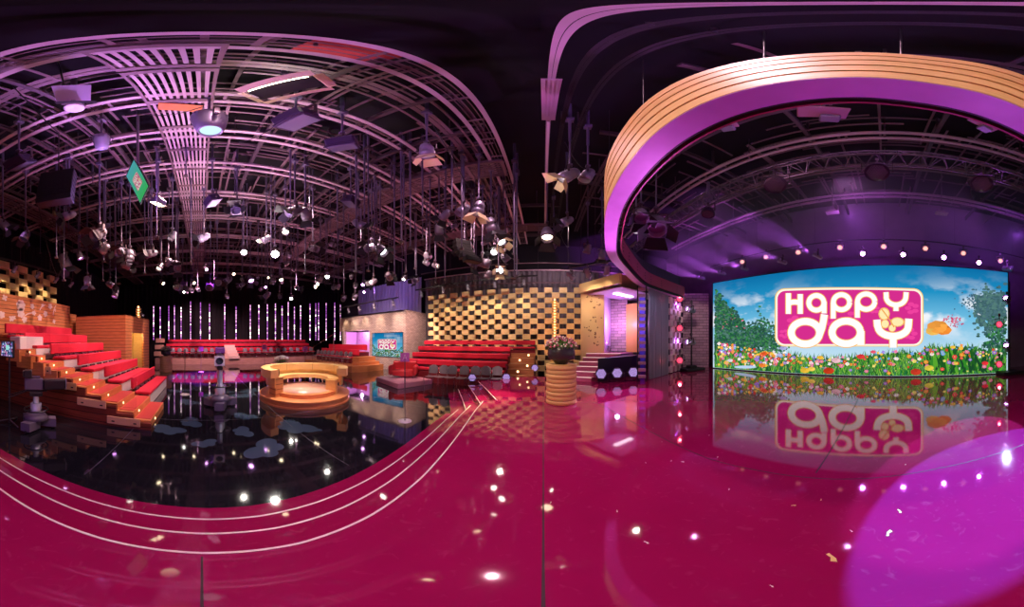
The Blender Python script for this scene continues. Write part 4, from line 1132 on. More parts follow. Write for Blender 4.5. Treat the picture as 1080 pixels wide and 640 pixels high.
# chairs
def make_chair(label, cat, group, loc, rz, col=None):
    t = T('stacking_chair', label, cat, loc, rz, group)
    if 'chair' not in _cache:
        m_ = MB()       # seat shell
        N_ = 6; vs = []; fs = []
        for j in range(5):
            for i in range(N_ + 1):
                x = -.20 + .40 * i / N_; y = -.22 + .42 * j / 4; z = .45 + .02 * (abs(x) / .20) ** 2 - .015 * math.sin(PI * j / 4); vs.append((x, y, z))
        k = len(vs); vs += [(a, b_, c - .015) for a, b_, c in vs]
        for j in range(4):
            for i in range(N_): a = j * (N_ + 1) + i; fs += [(a, a + 1, a + N_ + 2, a + N_ + 1), (k + a + N_ + 1, k + a + N_ + 2, k + a + 1, k + a)]
        m_.add(vs, fs, None, True); _cache['chair'] = m_.mesh('seat', M_chairgrey)
        m_ = MB(); vs = []; fs = []
        for j in range(6):
            t_ = j / 5; wd = .18 + .035 * math.sin(PI * t_) - (.11 if j == 5 else (.02 if j == 4 else 0))
            for i in range(7):
                x = -wd + 2 * wd * i / 6; vs.append((x, .20 + .07 * t_ - .03 * (x / wd) ** 2 * -1 + .0, .55 + .36 * t_))
        k = len(vs); vs += [(a, b_ + .014, c) for a, b_, c in vs]
        for j in range(5):
            for i in range(6): a = j * 7 + i; fs += [(a, a + 1, a + 8, a + 7), (k + a + 7, k + a + 8, k + a + 1, k + a)]
        m_.add(vs, fs, None, True); m_.mi = 0; _cache['chairback'] = m_.mesh('backrest', M_chairgrey)
        m_ = MB(); m_.cyl((0, 0, 0), (0, 0, .45), .012, n=6); _cache['chairleg'] = m_.mesh('leg', M_chrome)
        m_ = MB()
        for s_ in (-1, 1): m_.tube([(s_ * .19, -.2, .44), (s_ * .19, .19, .44), (s_ * .19, .25, .86)], .011, 6)
        _cache['chairframe'] = m_.mesh('frame', M_chrome)
    part('seat', _cache['chair'], None, t); part('backrest', _cache['chairback'], None, t); part('frame', _cache['chairframe'], None, t)
    for sx in (-1, 1):
        for sy in (-1, 1):
            l = part('leg', _cache['chairleg'], None, t); l.location = (sx * .2, sy * .2 - .01, 0); l.rotation_euler = (sy * -.08, sx * .05, 0)
    return t
cn = ['leftmost', 'second', 'third', 'middle', 'fifth', 'sixth', 'rightmost']
for i, (px, y) in enumerate(((454.5, 8.45), (464.5, 8.5), (475, 8.55), (487, 8.6), (499, 8.7), (511, 8.78), (523.5, 8.85))):
    p = ony(px, 400, y); make_chair('grey shell chair, %s of seven in front of the red right stand' % cn[i], 'chair', 'grey chairs before the right stand', (p.x, p.y, B), random.Random(i).uniform(-.12, .12)).scale = (1.08, 1.08, 1.08)
m_ = MB(); 
# back stand chairs : one row on the plinth facing +X
nch = 0
for i in range(23):
    px = 182 + i * 7.0
    if 237 < px < 254: continue
    if px > 330: break
    p = onx(px, 372, bx + -.35)
    if p.y > 11.5: continue
    c = make_chair('dark grey chair on the back stand plinth, %s of its row from the left' % ORD[nch], 'chair', 'chairs in the front row of the back stand', (bx - .35, p.y, B + .52), PI / 2 + random.Random(i).uniform(-.1, .1)); nch += 1
# right wing of the back stand: facing -Y toward the sofa
wy = 9.0
wing = MB(); wing.prism([(-17.6, wy), (-10.9, wy), (-10.5, wy + 1.0), (-10.5, wy + 2.6), (-17.6, wy + 2.6)], B, B + .42)
wing.prism([(-11.3, wy + .35), (-10.9, wy + 1.0), (-10.9, wy + 2.6), (-11.3, wy + 2.6)], B + .42, B + .62)
wing.prism([(-11.9, wy + .9), (-11.3, wy + .95), (-11.3, wy + 2.6), (-11.9, wy + 2.6)], B + .42, B + .95)
one('stand_platform', wing, M_oak, 'orange stepped plinth of the stand in front of the brick pavilion', 'platform')
for k, lb in enumerate(('front', 'rear')):
    bench(-2.6, 2.6, .5, .5, 'short red bench of the stand before the brick pavilion, %s row' % lb, 0, (-14.6, wy + 1.0 + .8 * k, B + .42 + .35 * k), 'red benches before the pavilion', backh=.42, panel=False, gaps=False)
rs = MB(); rs.box((-14.6, wy + 2.15, B + .42 + .42), (5.2, .9, .8)); rs.box((-14.6, wy + 1.4, B + .42 + .2), (5.2, .75, .4))
one('stand_platform', rs, mat('red_riser', (.16, .004, .02), .6), 'red riser behind the chair row before the brick pavilion', 'platform')
for i in range(9):
    x = -16.4 + i * .56
    make_chair('grey chair in the row before the brick pavilion, %s from the left' % ORD[i], 'chair', 'chairs before the brick pavilion', (x, wy + .45, B + .42), random.Random(i + 50).uniform(-.1, .1))
# handrail
t = T('handrail', 'thin slanting metal handrail at the corner of the back stand', 'rail', (0, 0, 0))
m_ = MB(); a = at(352, 352, 18.0); b_ = at(330, 366, 18.5); m_.cyl(a, b_, .025, n=6); part('grip_bar', m_, M_chrome, t)
m_ = MB(); m_.cyl(a, (a.x, a.y, B + .9), .02, n=6); m_.cyl(b_, (b_.x, b_.y, B + .5), .02, n=6); part('posts', m_, M_chrome, t)

# right stand: along X, facing -Y
rx = [(-7.2, -1.75), (-7.35, -1.75), (-7.45, -1.75), (-7.5, -.45)]
tops = [.63, .97, 1.31, 1.66]
plat = MB()
for k, lb in enumerate(('front', 'second', 'third', 'top')):
    y = 9.3 + .8 * k; zt = tops[k] - .40; z0 = B + .0
    L = rx[k][1] - rx[k][0]; cx = (rx[k][0] + rx[k][1]) / 2
    bench(-L / 2, L / 2, zt - (B + .3 * k) + .04, .5, 'wide red bench before the timber lattice, %s row of the right stand' % lb, 0, (cx, y, B + .3 * k), 'red benches of the right stand', backh=.24, panel=False)
    plat.box((cx, y + .35, (zt - .12 + B) / 2), (L, .78, zt - .12 - B))
one('stand_platform', plat, mat('dark_red_base', (.20, .01, .02), .6), 'dark red stepped base of the right stand', 'platform')
st = T('stand_stairs', 'brown wooden steps with small lamps at the right end of the right stand', 'stairs', (0, 0, 0))
for k in range(6):
    m_ = MB(); y = 9.35 + .42 * k; z = B + .24 + .235 * k; m_.box((-1.08, y + .5, (z + B) / 2), (1.26, 1.0 if k == 5 else .44 + .56, z - B)); tr = part('step', m_, wood('brown_step', (.30, .12, .05), (.4, .17, .07), .35, (1, 1, 9)) if k == 0 else bpy.data.materials['brown_step'], st)
    m_ = MB(); m_.box((-1.08 + (.3 if k % 2 else -.12), y - .012, z - .09), (.09, .012, .09)); part('marker_light', m_, gl, tr)
m_ = MB(); m_.box((-1.1, 12.3, .95), (1.3, .1, .5)); one('grey_panel', m_, mat('grey_panel', (.42, .36, .38), .6), 'plain grey panel above the brown steps of the right stand', 'panel')

# ------------------------------------------------------------------ brick pavilion with small screen
pv = T('brick_pavilion', 'pale brick pavilion with lit lilac opening between back and right stands', 'pavilion', (0, 0, 0))
m_ = MB(); X0, X1, Y0, Y1, ZT = -16.3, -8.75, 12.0, 14.6, 3.8
m_.box(((X0 + X1) / 2, Y0 + .15, (ZT + 2.5) / 2), (X1 - X0, .3, ZT - 2.5))
m_.box(((-12.35 + X1) / 2, Y0 + .15, (2.5 + B) / 2), (X1 + 12.35, .3, 2.5 - B)); m_.box((-15.75, Y0 + .15, (2.5 + B) / 2), (.3, .3, 2.5 - B))
m_.prism([(X1 - .3, Y0 + .301), (X1, Y0 + .301), (X1, Y1), (X1 - .3, Y1)], B, ZT)
m_.box(((X0 + X1) / 2, (Y0 + Y1) / 2, ZT - .05), (X1 - X0 - .4, Y1 - Y0, .1))
part('brick_walls', m_, M_brick, pv)
m_ = MB(); m_.box((-14.0, Y0 + 1.5, 1.0), (3.6, .1, 2.9)); m_.box((-15.6, Y0 + .8, 1.0), (.1, 1.2, 2.9)); part('lilac_back_wall', m_, mat('lilac_wall', (.75, .5, .75), .5), pv)
m_ = MB()
for i in range(16): butterfly2d(m_, Vector((RB.uniform(-15.2, -12.6), Y0 + 1.43, RB.uniform(1.0, 2.3))), Vector((1, 0, 0)), Vector((0, 0, 1)), .06, RB.uniform(-1, 1))
part('butterfly_decals', m_, mat('violet_decal', (.3, .06, .3), .5), pv)
light('pavilion_glow', 'POINT', (-14.0, Y0 + .7, 2.3), 90, (.95, .45, 1), size=.1)
# wall screen
tv = T('wall_screen', 'flat wall screen with the HAPPY DAY logo on the brick pavilion', 'screen', (0, 0, 0))
tx0, tx1, tz0, tz1 = -12.0, -9.05, .5, 2.22; TY = Y0 - .03
m_ = MB(); m_.box(((tx0 + tx1) / 2, Y0 - .01, (tz0 + tz1) / 2), (tx1 - tx0 + .08, .03, tz1 - tz0 + .08)); part('bezel', m_, M_black, tv)
tvp = Pic(lambda x, y, o: Vector((tx0 + (tx1 - tx0) * x, TY - .002 - o, tz0 + (tz1 - tz0) * y)))
for j in range(12):
    for i in range(12):
        v = (j + .5) / 12; n = _nz.noise(Vector((i * .35, j * .35, 2))) * .5 + .5; c = grad(.25 + v * .75, SKY_ST); k = max(0, n - .5) * 1.5; c = tuple(a * (1 - k) + k * b_ for a, b_ in zip(c, (.75, .8, .85)))
        tvp.poly([(i / 12, j / 12), ((i + 1) / 12, j / 12), ((i + 1) / 12, (j + 1) / 12), (i / 12, (j + 1) / 12)], c)
tvp.layer()
for i in range(700):
    x = R.uniform(.01, .99); top = .30 + .25 * math.exp(-((x) / .12) ** 2) + .12 * math.exp(-((1 - x) / .1) ** 2); y = R.uniform(.01, top); r_ = R.uniform(.006, .018)
    tvp.disc(x, y, r_, r_ * 1.5, R.choice(G[:4] + TG), 5, R.random() * 6)
tvp.layer()
for i in range(60): tvp.disc(R.uniform(.02, .98), R.uniform(.03, .28), .007, .011, R.choice(F), 5)
tvp.layer()
base_f = tvp.f
tvp.f = lambda x, y, o: base_f(.20 + (x - 817) / 157 * .62, .74 - (y - 303) / 63 * .44, o)
logo(tvp)
part('picture', tvp.mb, screen_mat('tv_picture', .8), tv)

# ------------------------------------------------------------------ round sofa island
SCN = Vector((-7.0, 3.57, B))
to_cam = math.atan2(-SCN.y, -SCN.x)
isl = T('round_podium', 'two-tier round orange podium on the black floor', 'podium', SCN)
m_ = MB(); m_.lathe([(0, 0), (1.62, 0), (1.62, .05), (1.58, .06), (1.58, .18), (1.62, .19), (1.62, .235), (0, .235)], n=64, smooth=False); part('lower_tier', m_, M_oak, isl)
m_ = MB(); m_.lathe([(0, .236), (1.18, .236), (1.18, .36), (0, .36)], n=64, smooth=False); part('upper_tier', m_, M_oak, isl)
m_ = MB(); m_.lathe([(0, .361), (.98, .361), (.98, .366), (0, .366)], n=48); part('inlay', m_, mat('peach_inlay', (.80, .45, .33), .25), isl)
sf = T('curved_sofa', 'curved yellow sofa wrapping around the round podium', 'sofa', (SCN.x, SCN.y, B + .236))
a0 = to_cam + math.radians(62); a1 = to_cam + math.radians(318)
m_ = MB(); m_.arcbox((0, 0, 0), 1.24, 1.56, .64, .90, a0, a1, 48); part('backrest', m_, M_leather, sf)
m_ = MB(); m_.arcbox((0, 0, 0), 1.30, 1.38, .30, .64, a0 + .06, a1 - .02, 48)
part('back_board', m_, M_yellow, sf)
m_ = MB(); m_.arcbox((0, 0, 0), .86, 1.24, .36, .50, a0 + math.radians(10), a1 - math.radians(34), 40); s_ = part('seat', m_, M_leather, sf)
for k in range(8):
    a = a0 + math.radians(14) + (a1 - a0 - math.radians(52)) * k / 7
    m_ = MB(); m_.cyl((1.0 * math.cos(a), 1.0 * math.sin(a), .13), (1.0 * math.cos(a), 1.0 * math.sin(a), .36), .025, n=8); part('leg', m_, M_chrome, sf)
for k in range(4):
    a = a0 + (a1 - a0) * (k + 1) / 5; m_ = MB(); m_.arcbox((0, 0, 0), 1.238, 1.562, .638, .904, a - .004, a + .004, 1); part('seam', m_, mat('seam_brown', (.3, .15, .05), .6), sf)
m_ = MB(); m_.arcbox((0, 0, 0), .84, 1.2, .0, .48, a0 + math.radians(-2), a0 + math.radians(14), 6); part('end_block', m_, M_yellow, sf)
m_ = MB(); m_.arcbox((0, 0, 0), 1.02, 1.34, .0, .64, a1 - .34, a1 - .02, 8); part('end_wall', m_, wood('end_wall_wood', (.6, .3, .1), (.7, .38, .14), .35, (2, 2, 6), plank=.17), sf)
m_ = MB(); ae = a1 - .30; m_.cyl((1.04 * math.cos(ae), 1.04 * math.sin(ae), .13), (1.04 * math.cos(ae), 1.04 * math.sin(ae), .86), .045, n=10); part('post', m_, M_black, sf)
# small flower arrangement behind the sofa
p = at(297, 378, 10.6)
FZ = .34
t = T('flower_stand', 'pale pink flower arrangement on green leaves behind the round sofa', 'flowers', (p.x, p.y, B))
m_ = MB(); m_.lathe([(0, 0), (.3, 0), (.3, .95), (0, .95)], n=20); part('plinth', m_, M_pinkwood, t)
m_ = MB(); rg = random.Random(3)
for i in range(130):
    a = rg.uniform(0, 6.28); r_ = rg.uniform(.05, .42); c = Vector((r_ * math.cos(a), r_ * math.sin(a), .98 + rg.uniform(0, .16))); d = Vector((math.cos(a), math.sin(a), .5)) * .1
    m_.add([c, c + Vector((-d.y * .5, d.x * .5, 0)), c + d, c + Vector((d.y * .5, -d.x * .5, 0))], [(0, 1, 2, 3)])
o = part('leaves', m_, M_green, t)
m_ = MB()
for i in range(90):
    a = rg.uniform(0, 6.28); e = rg.random() ** .6; m_.ball((.34 * e * math.cos(a), .34 * e * math.sin(a), 1.13 + .2 * math.sqrt(1 - e * e * .95)), .045, 6, 4)
o = part('blossoms', m_, FC[1], t); o['kind'] = 'stuff'

# ------------------------------------------------------------------ red armchair on pink podium
pc = Vector((-6.35, 8.45, B))
t = T('square_podium', 'low pink square podium under the red armchair', 'podium', pc, math.radians(-20))
m_ = MB(); m_.box((0, 0, .12), (2.1, 1.9, .24), bev=.02); part('deck', m_, mat('pink_deck', (.75, .30, .42), .3), t)
m_ = MB(); m_.box((0, 0, .245), (1.9, 1.7, .012)); part('top_mat', m_, mat('pink_mat', (.85, .45, .55), .35), t)
ac = T('armchair', 'red two-seat tub armchair on the pink podium in front of the pavilion', 'armchair', (pc.x - .1, pc.y + .15, B + .26), math.radians(205) + PI)
Mr = mat('red_leather', (.75, .05, .06), .4)
m_ = MB(); m_.box((0, .05, .24), (1.05, .72, .30), bev=.06); part('seat', m_, Mr, ac)
m_ = MB(); m_.box((0, .44, .48), (1.25, .2, .62), bev=.07); part('backrest', m_, Mr, ac)
for s_ in (-1, 1):
    m_ = MB(); m_.box((s_ * .60, .05, .38), (.18, .86, .48), bev=.06); part('armrest', m_, Mr, ac)
for sx in (-1, 1):
    for sy in (-1, 1):
        m_ = MB(); m_.cyl((sx * .5, sy * .3 + .05, 0), (sx * .5, sy * .3 + .05, .1), .02, n=8); part('leg', m_, M_chrome, ac)

# letter sign on stand
def sign_stand(p, zc, label, letter=None, s_=.3):
    t = T('sign_stand', label, 'sign', p, math.atan2(-p[1], -p[0]) + PI / 2)
    m_ = MB(); m_.cyl((0, 0, .0), (0, 0, zc - p[2]), .012, n=6); part('pole', m_, M_dsteel, t)
    m_ = MB(); m_.lathe([(0, 0), (.17, 0), (.17, .012), (.02, .02), (0, .02)], n=20); part('foot', m_, M_white, t)
    m_ = MB(); m_.box((0, 0, zc - p[2]), (s_, .02, s_)); b_ = part('sign_board', m_, mat('violet_sign', (.62, .16, .50), .5), t)
    if letter:
        m_ = MB(); z = zc - p[2]; w = s_ * .13
        m_.bar((-s_ * .24, -.014, z - s_ * .32), (0, -.014, z + s_ * .32), w, .006); m_.bar((s_ * .24, -.014, z - s_ * .32), (0, -.014, z + s_ * .32), w, .006); m_.bar((-s_ * .14, -.014, z - s_ * .08), (s_ * .14, -.014, z - s_ * .08), w, .006)
        part('letter', m_, mat('white_letter', (.95, .9, .95), .5), b_)
    return t
p = onz(427, 444, B); sign_stand((p.x, p.y, B), 1.6 - 5.3 * math.tan(math.radians(4.2)), 'thin stand with violet square sign reading A before the armchair', 'A', .22)
p = at(279, 366, 13.5); sign_stand((p.x, p.y, B), p.z, 'thin stand with small pink sign behind the left end of the round sofa', None, .3)
p = at(322, 368, 12.5); sign_stand((p.x, p.y, B), p.z, 'thin stand with small pink sign behind the middle of the round sofa', None, .28)
p = at(212, 368, 14.5); sign_stand((p.x, p.y, B), p.z, 'thin stand with small pink sign left of the camera, before the back stand', None, .3)
p = onz(195, 416, B)
t = T('microphone_stand', 'thin black microphone stand left of the camera pedestal', 'stand', p)
m_ = MB(); m_.cyl((0, 0, .02), (0, 0, 1.55), .014, n=6); part('pole', m_, M_gloss, t)
m_ = MB(); m_.lathe([(0, 0), (.18, 0), (.18, .015), (0, .03)], n=20); part('base_plate', m_, M_white, t)
m_ = MB(); m_.cyl((0, 0, 1.55), (0, 0, 1.75), .025, n=8); part('microphone', m_, M_black, t)

# ------------------------------------------------------------------ television cameras
def tv_camera(p, rz, h, label, lens_long=False):
    t = T('studio_camera', label, 'camera', p, rz)
    Mc = mat('camera_body', (.12, .10, .15), .3)
    m_ = MB()
    for k in range(3):
        a = 2 * PI * k / 3 + .5; b_ = a + 2 * PI / 3
        m_.prism([(0, 0), (.46 * math.cos(a - .25), .46 * math.sin(a - .25)), (.46 * math.cos(a + .25), .46 * math.sin(a + .25)), (.2 * math.cos((a + b_) / 2), .2 * math.sin((a + b_) / 2))], .06, .26)
    m_.lathe([(0, .26), (.3, .26), (.22, .36), (.14, .4), (0, .4)], n=20); part('pedestal_base', m_, Mc, t)
    for k in range(3):
        a = 2 * PI * k / 3 + .5; m_ = MB(); c = Vector((.38 * math.cos(a), .38 * math.sin(a), .07)); m_.cyl(c + Vector((0, -.03, 0)), c + Vector((0, .03, 0)), .07, n=12); part('wheel', m_, M_black, t)
    m_ = MB(); m_.lathe([(.13, .38), (.13, .62), (.10, .64), (.10, h * .62), (.07, h * .64), (.07, h)], n=18); part('column', m_, mat('column_grey', (.50, .55, .66), .25, .5), t)
    m_ = MB(); N_ = 28; rr = .27
    m_.lathe([(rr + .018 * math.cos(q), h * .6 + .018 * math.sin(q)) for q in [2 * PI * i / 8 for i in range(9)]], n=N_)
    for k in range(3): a = 2 * PI * k / 3; m_.cyl((0, 0, h * .6), (rr * math.cos(a), rr * math.sin(a), h * .6), .012, n=6)
    part('steering_ring', m_, M_gloss, t)
    m_ = MB(); m_.box((0, 0, h + .05), (.16, .3, .1), bev=.02); m_.box((0, 0, h + .13), (.12, .5, .04), bev=.01); part('pan_head', m_, M_gloss, t)
    m_ = MB(); m_.box((0, .05, h + .28), (.17, .42, .26), bev=.02); m_.box((0, .05, h + .44), (.05, .3, .05), bev=.01); part('body', m_, Mc, t)
    L = .5 if lens_long else .3
    m_ = MB(); m_.box((0, -.16 - L / 2, h + .28), (.24, L, .24), bev=.03); b_ = part('lens_housing', m_, M_gloss, t)
    m_ = MB(); m_.box((0, -.165 - L, h + .28), (.25, .02, .25), bev=.005); part('lens_frame', m_, M_white if not lens_long else M_grey, b_)
    m_ = MB(); m_.lathe([(0, 0), (.085, 0), (.09, .01)], n=20, M=Matrix.Translation((0, -.178 - L, h + .28)) @ Matrix.Rotation(PI / 2, 4, 'X')); part('lens_glass', m_, mat('lens_glass', (.03, .04, .06), .05), b_)
    m_ = MB(); m_.box((0, .18, h + .52), (.26, .18, .17), bev=.02); m_.box((.0, .28, h + .52), (.2, .03, .13)); part('viewfinder', m_, mat('violet_shell', (.3, .08, .4), .4) if not lens_long else M_gloss, t)
    for s_ in (-1, 1):
        m_ = MB(); m_.tube([(s_ * .08, .22, h + .13), (s_ * .12, .5, h + .02), (s_ * .14, .62, h - .02)], .014); part('pan_handle', m_, M_gloss, t)
    return t
p = onz(232, 430, B); p = p * 1.0; p.z = B
tc = tv_camera((p.x, p.y, B), math.radians(84), 1.12, 'studio camera on wheeled pedestal in the middle of the black floor'); tc.scale = (1.15, 1.15, 1.08)
p = at(38, 445, 4.9); tv_camera((p.x, p.y, B), math.radians(-136), .80, 'dark studio camera beside the boarded side of the left stand', True)
# monitor on stand, left edge
p = at(8, 368, 5.2); t = T('floor_monitor', 'black flat monitor on a stand in front of the left stand, showing a studio picture', 'monitor', (p.x, p.y, B), math.radians(150) - PI / 2 + .35)
z = p.z - B
m_ = MB(); m_.box((0, 0, z), (.62, .05, .40), bev=.01); part('frame', m_, M_gloss, t)
pm = Pic(lambda x, y, o: Vector((-.28 + .56 * x, -.027 - o, z - .17 + .34 * y)))
rg = random.Random(9)
for i in range(14):
    for j in range(9):
        c = rg.choice([(.02, .02, .06), (.1, .12, .35), (.35, .1, .4), (.5, .5, .7), (.05, .15, .3), (.02, .02, .03), (.3, .05, .15)])
        if 5 < i < 10 and 3 < j < 7: c = (.25, .6, .55)
        pm.poly([(i / 14, j / 9), ((i + 1) / 14, j / 9), ((i + 1) / 14, (j + 1) / 9), (i / 14, (j + 1) / 9)], c)
part('picture', pm.mb, screen_mat('monitor_picture', 1.0), t)
m_ = MB(); m_.cyl((0, .05, 0), (0, .05, z - .1), .025, n=8); part('pole', m_, M_black, t)
m_ = MB(); 
for k in range(3): a = 2 * PI * k / 3; m_.cyl((0, .05, .1), (.4 * math.cos(a), .05 + .4 * math.sin(a), .015), .018, n=6)
part('tripod_foot', m_, M_dsteel, t)
# green prompt marker on the lowest step
p = at(139, 438, 5.3); m_ = MB(); m_.box((0, 0, 0), (.16, .16, .09), bev=.02); m_.box((0, 0, .06), (.1, .1, .05), bev=.01)
one('green_cue_light', m_, mat('green_box', (.05, .6, .08), .4, emit=(.1, .9, .1), es=.3), 'small green box lying on the lowest orange step of the left stand', 'box', None, (p.x, p.y, B + .18 + .012 + .045))

# ------------------------------------------------------------------ vertical light strips
led = T; rg = random.Random(6)
M_strip = emis('strip_glow', (.85, .40, .80), 1.6); M_strip2 = emis('strip_glow_hot', (1, .75, .8), 3.2); M_strip3 = emis('strip_violet', (.42, .10, .55), 1.2)
xs = [162, 169, 178, 184, 191, 201, 211.5, 221, 237, 249, 264, 273, 282, 290.5, 297.5, 304, 310.5, 317, 327, 333, 336, 344, 353, 359]
for i, px in enumerate(xs):
    p = onx(px, 340, -22.6); y = p.y; z0 = 1.7; z1 = CAM_H + math.hypot(22.6, y) * math.tan(math.radians((360 - rg.uniform(318, 324)) / 4))
    t = T('light_strip', 'violet vertical light strip before the black curtain, %s from the left' % ORD[i], 'light strip', (-22.6, y, z0), 0, 'vertical light strips behind the back stand')
    m_ = MB(); m_.box((-.03, 0, (z1 - z0) / 2), (.04, .13, z1 - z0)); part('channel', m_, M_black, t)
    a_ = {0: MB(), 1: MB(), 2: MB()}; z = 0.05
    while z < z1 - z0 - .1:
        L = rg.uniform(.10, .34); a_[rg.choice([0, 0, 1, 2, 2])].box((0, 0, z + L / 2), (.03, .085, L)); z += L + rg.uniform(.03, .10)
    m_ = MB(); m_.cyl((-.03, 0, z1 - z0), (-.03, 0, ZC - z0), .006, n=4); part('hanging_wire', m_, M_black, t)
    for k, mm in ((0, M_strip), (1, M_strip2), (2, M_strip3)): part('glowing_tube', a_[k], mm, t)

# ------------------------------------------------------------------ straight black trusses
def truss(p0, p1, w, label, chord=.025):
    t = T('lighting_truss', label, 'truss', p0)
    p0 = Vector(p0); d = Vector(p1) - p0; L = d.length; u = d / L; s_ = Vector((0, 0, 1)).cross(u).normalized() * w / 2; up = Vector((0, 0, w * .85))
    ch = [s_, -s_, up]; m_ = MB()
    for c in ch: m_.cyl(c, c + u * L, chord, n=6)
    part('chords', m_, mat('truss_alloy', (.16, .13, .16), .4, .5), t)
    m_ = MB(); n = int(L / (w * .9))
    for i in range(n):
        a = u * (L * i / n); b_ = u * (L * (i + 1) / n); md = (a + b_) / 2
        for x, y in ((ch[0], ch[2]), (ch[1], ch[2]), (ch[0], ch[1])): m_.cyl(a + x, md + y, .012, n=5, cap=False); m_.cyl(md + y, b_ + x, .012, n=5, cap=False)
    part('bracing', m_, mat('truss_alloy', (.16, .13, .16), .4, .5), t)
    return t
truss((3.75, 9.2, 5.75), (3.75, -8.5, 5.75), .42, 'long alloy lighting truss carrying the round wash lamps inside the ring')
for i, (px, py, d, lb) in enumerate(((818, 194, 4.35, 'left'), (925, 181, 3.95, 'middle'), (1035, 193, 4.4, 'right'))):
    p = at(px, py, d)
    lamp('wash', p, (.4, p.y * .3, .6), 'ledoff', 'round black wash lamp on the truss over the stage, %s of three' % lb, 'round wash lamps on the truss', size=1.0, pole=None)
# stage washes seen only as light on the floor
p = at(747, 224, 5.1); lamp('wash', p, (2.4, 3.6, 0), 'ledoff', 'round black wash lamp nearest the curved left end of the ring', size=.72, pole=6.2)
# screen-top lamp bar
t = T('lamp_bar', 'long black bar above the screen carrying the row of stage lamps', 'bar', (0, 0, 0))
m_ = MB(); m_.cyl((9.0, 9.3, 6.22), (9.0, -7.0, 6.12), .03, n=8); part('tube', m_, M_black, t)
for y in (-6, -3, 0, 3, 6, 9): m_ = MB(); m_.cyl((9.0, y, 6.15), (9.0, y, ZC), .008, n=5); part('hanging_wire', m_, M_dsteel, t)
LBL = ['first', 'second', 'third', 'fourth', 'fifth', 'sixth', 'seventh', 'eighth', 'ninth']
for i, (px, py) in enumerate(((842, 266), (886, 261), (932, 260), (976, 262), (1016, 267), (1055, 275), (808, 271), (783, 276))):
    p = onx(px, py, 9.0)
    lamp('par', p, (0, p.y * .2, 1.5), 'led', ('dim orange led can above the screen, ' + ['left of the first violet lamp', 'straight left of the violet pair', 'between the two middle violet lamps', 'right of the middle violet pair', 'left of the last violet lamp', 'furthest right on the bar', 'second from the left end of the bar', 'furthest left on the bar'][i]), 'orange led cans above the screen', size=1.35, power=0)
for i, (px, py) in enumerate(((910, 267.5), (952.5, 268.5), (995.5, 271.5), (1032.5, 277))):
    p = onx(px, py, 8.8)
    lamp('small', p, (0, 0, 1.6), 'purple', 'bright violet beam lamp shining at the stage above the screen, %s from the left' % LBL[i], 'bright violet beam lamps above the screen', size=1.2, power=170, angle=50, color=VIO)
for i, (px, py, tx, ty, tz) in enumerate(((863, 270, 7.5, 8.0, 9.0), (826, 276, 7.5, 10.5, 8.6), (826 - 41 + 1, 283, 7.2, 12, 8.2), (762, 288, 7.0, 12.4, 7.4), (740, 293, 6.5, 12.2, 6.6))):
    p = onx(px, py, 8.7) if px > 800 else at(px, py, {786: 11.2, 762: 11.8, 740: 12.0}[px])
    lamp('small', p, (tx, ty, tz), 'purple', 'violet beam lamp throwing a cone of light up leftwards, %s from the right' % LBL[i], 'violet cone lamps above the screen', size=1.2, power=2600, angle=30, color=VIO, blend=.3)
# small hanging speakers above the screen
for i, (px, py, d) in enumerate(((878, 224, 8.3), (993, 225, 8.3))):
    p = at(px, py, d); t = T('hanging_lamp_unit', ('left' if i == 0 else 'right') + ' small pink-lit lamp unit hanging on a rod high above the screen', 'spotlight', p)
    m_ = MB(); m_.box((0, 0, 0), (.26, .5, .08), bev=.02); m_.box((0, 0, .08), (.16, .3, .1), bev=.02); part('housing', m_, M_rail, t)
    m_ = MB(); m_.cyl((0, 0, .1), (0, 0, ZC - p.z), .02, n=6); part('rod', m_, M_steel, t)
for i, (px, py, d) in enumerate(((868, 118, 2.6), (1040, 130, 3.6), (760, 132, 3.9))):
    p = at(px, py, d); p.z = min(p.z, GZ - .25); t = T('motor_hoist', 'pink-lit flat hoist unit under the grid ' + ('above the middle wash lamp', 'above the right wash lamp', 'above the left wash lamp')[i], 'hoist', p, .4)
    m_ = MB(); m_.box((0, 0, 0), (.30, .62, .05), bev=.015); part('cover_plate', m_, mat('mauve_plate', (.45, .24, .30), .5), t)
    m_ = MB(); m_.box((.12, -.1, -.07), (.18, .26, .1), bev=.02); part('lamp_box', m_, M_grey, t)
    m_ = MB(); m_.cyl((0, 0, 0), (0, 0, GZ - p.z + .1), .03, n=6); part('rod', m_, M_steel, t)

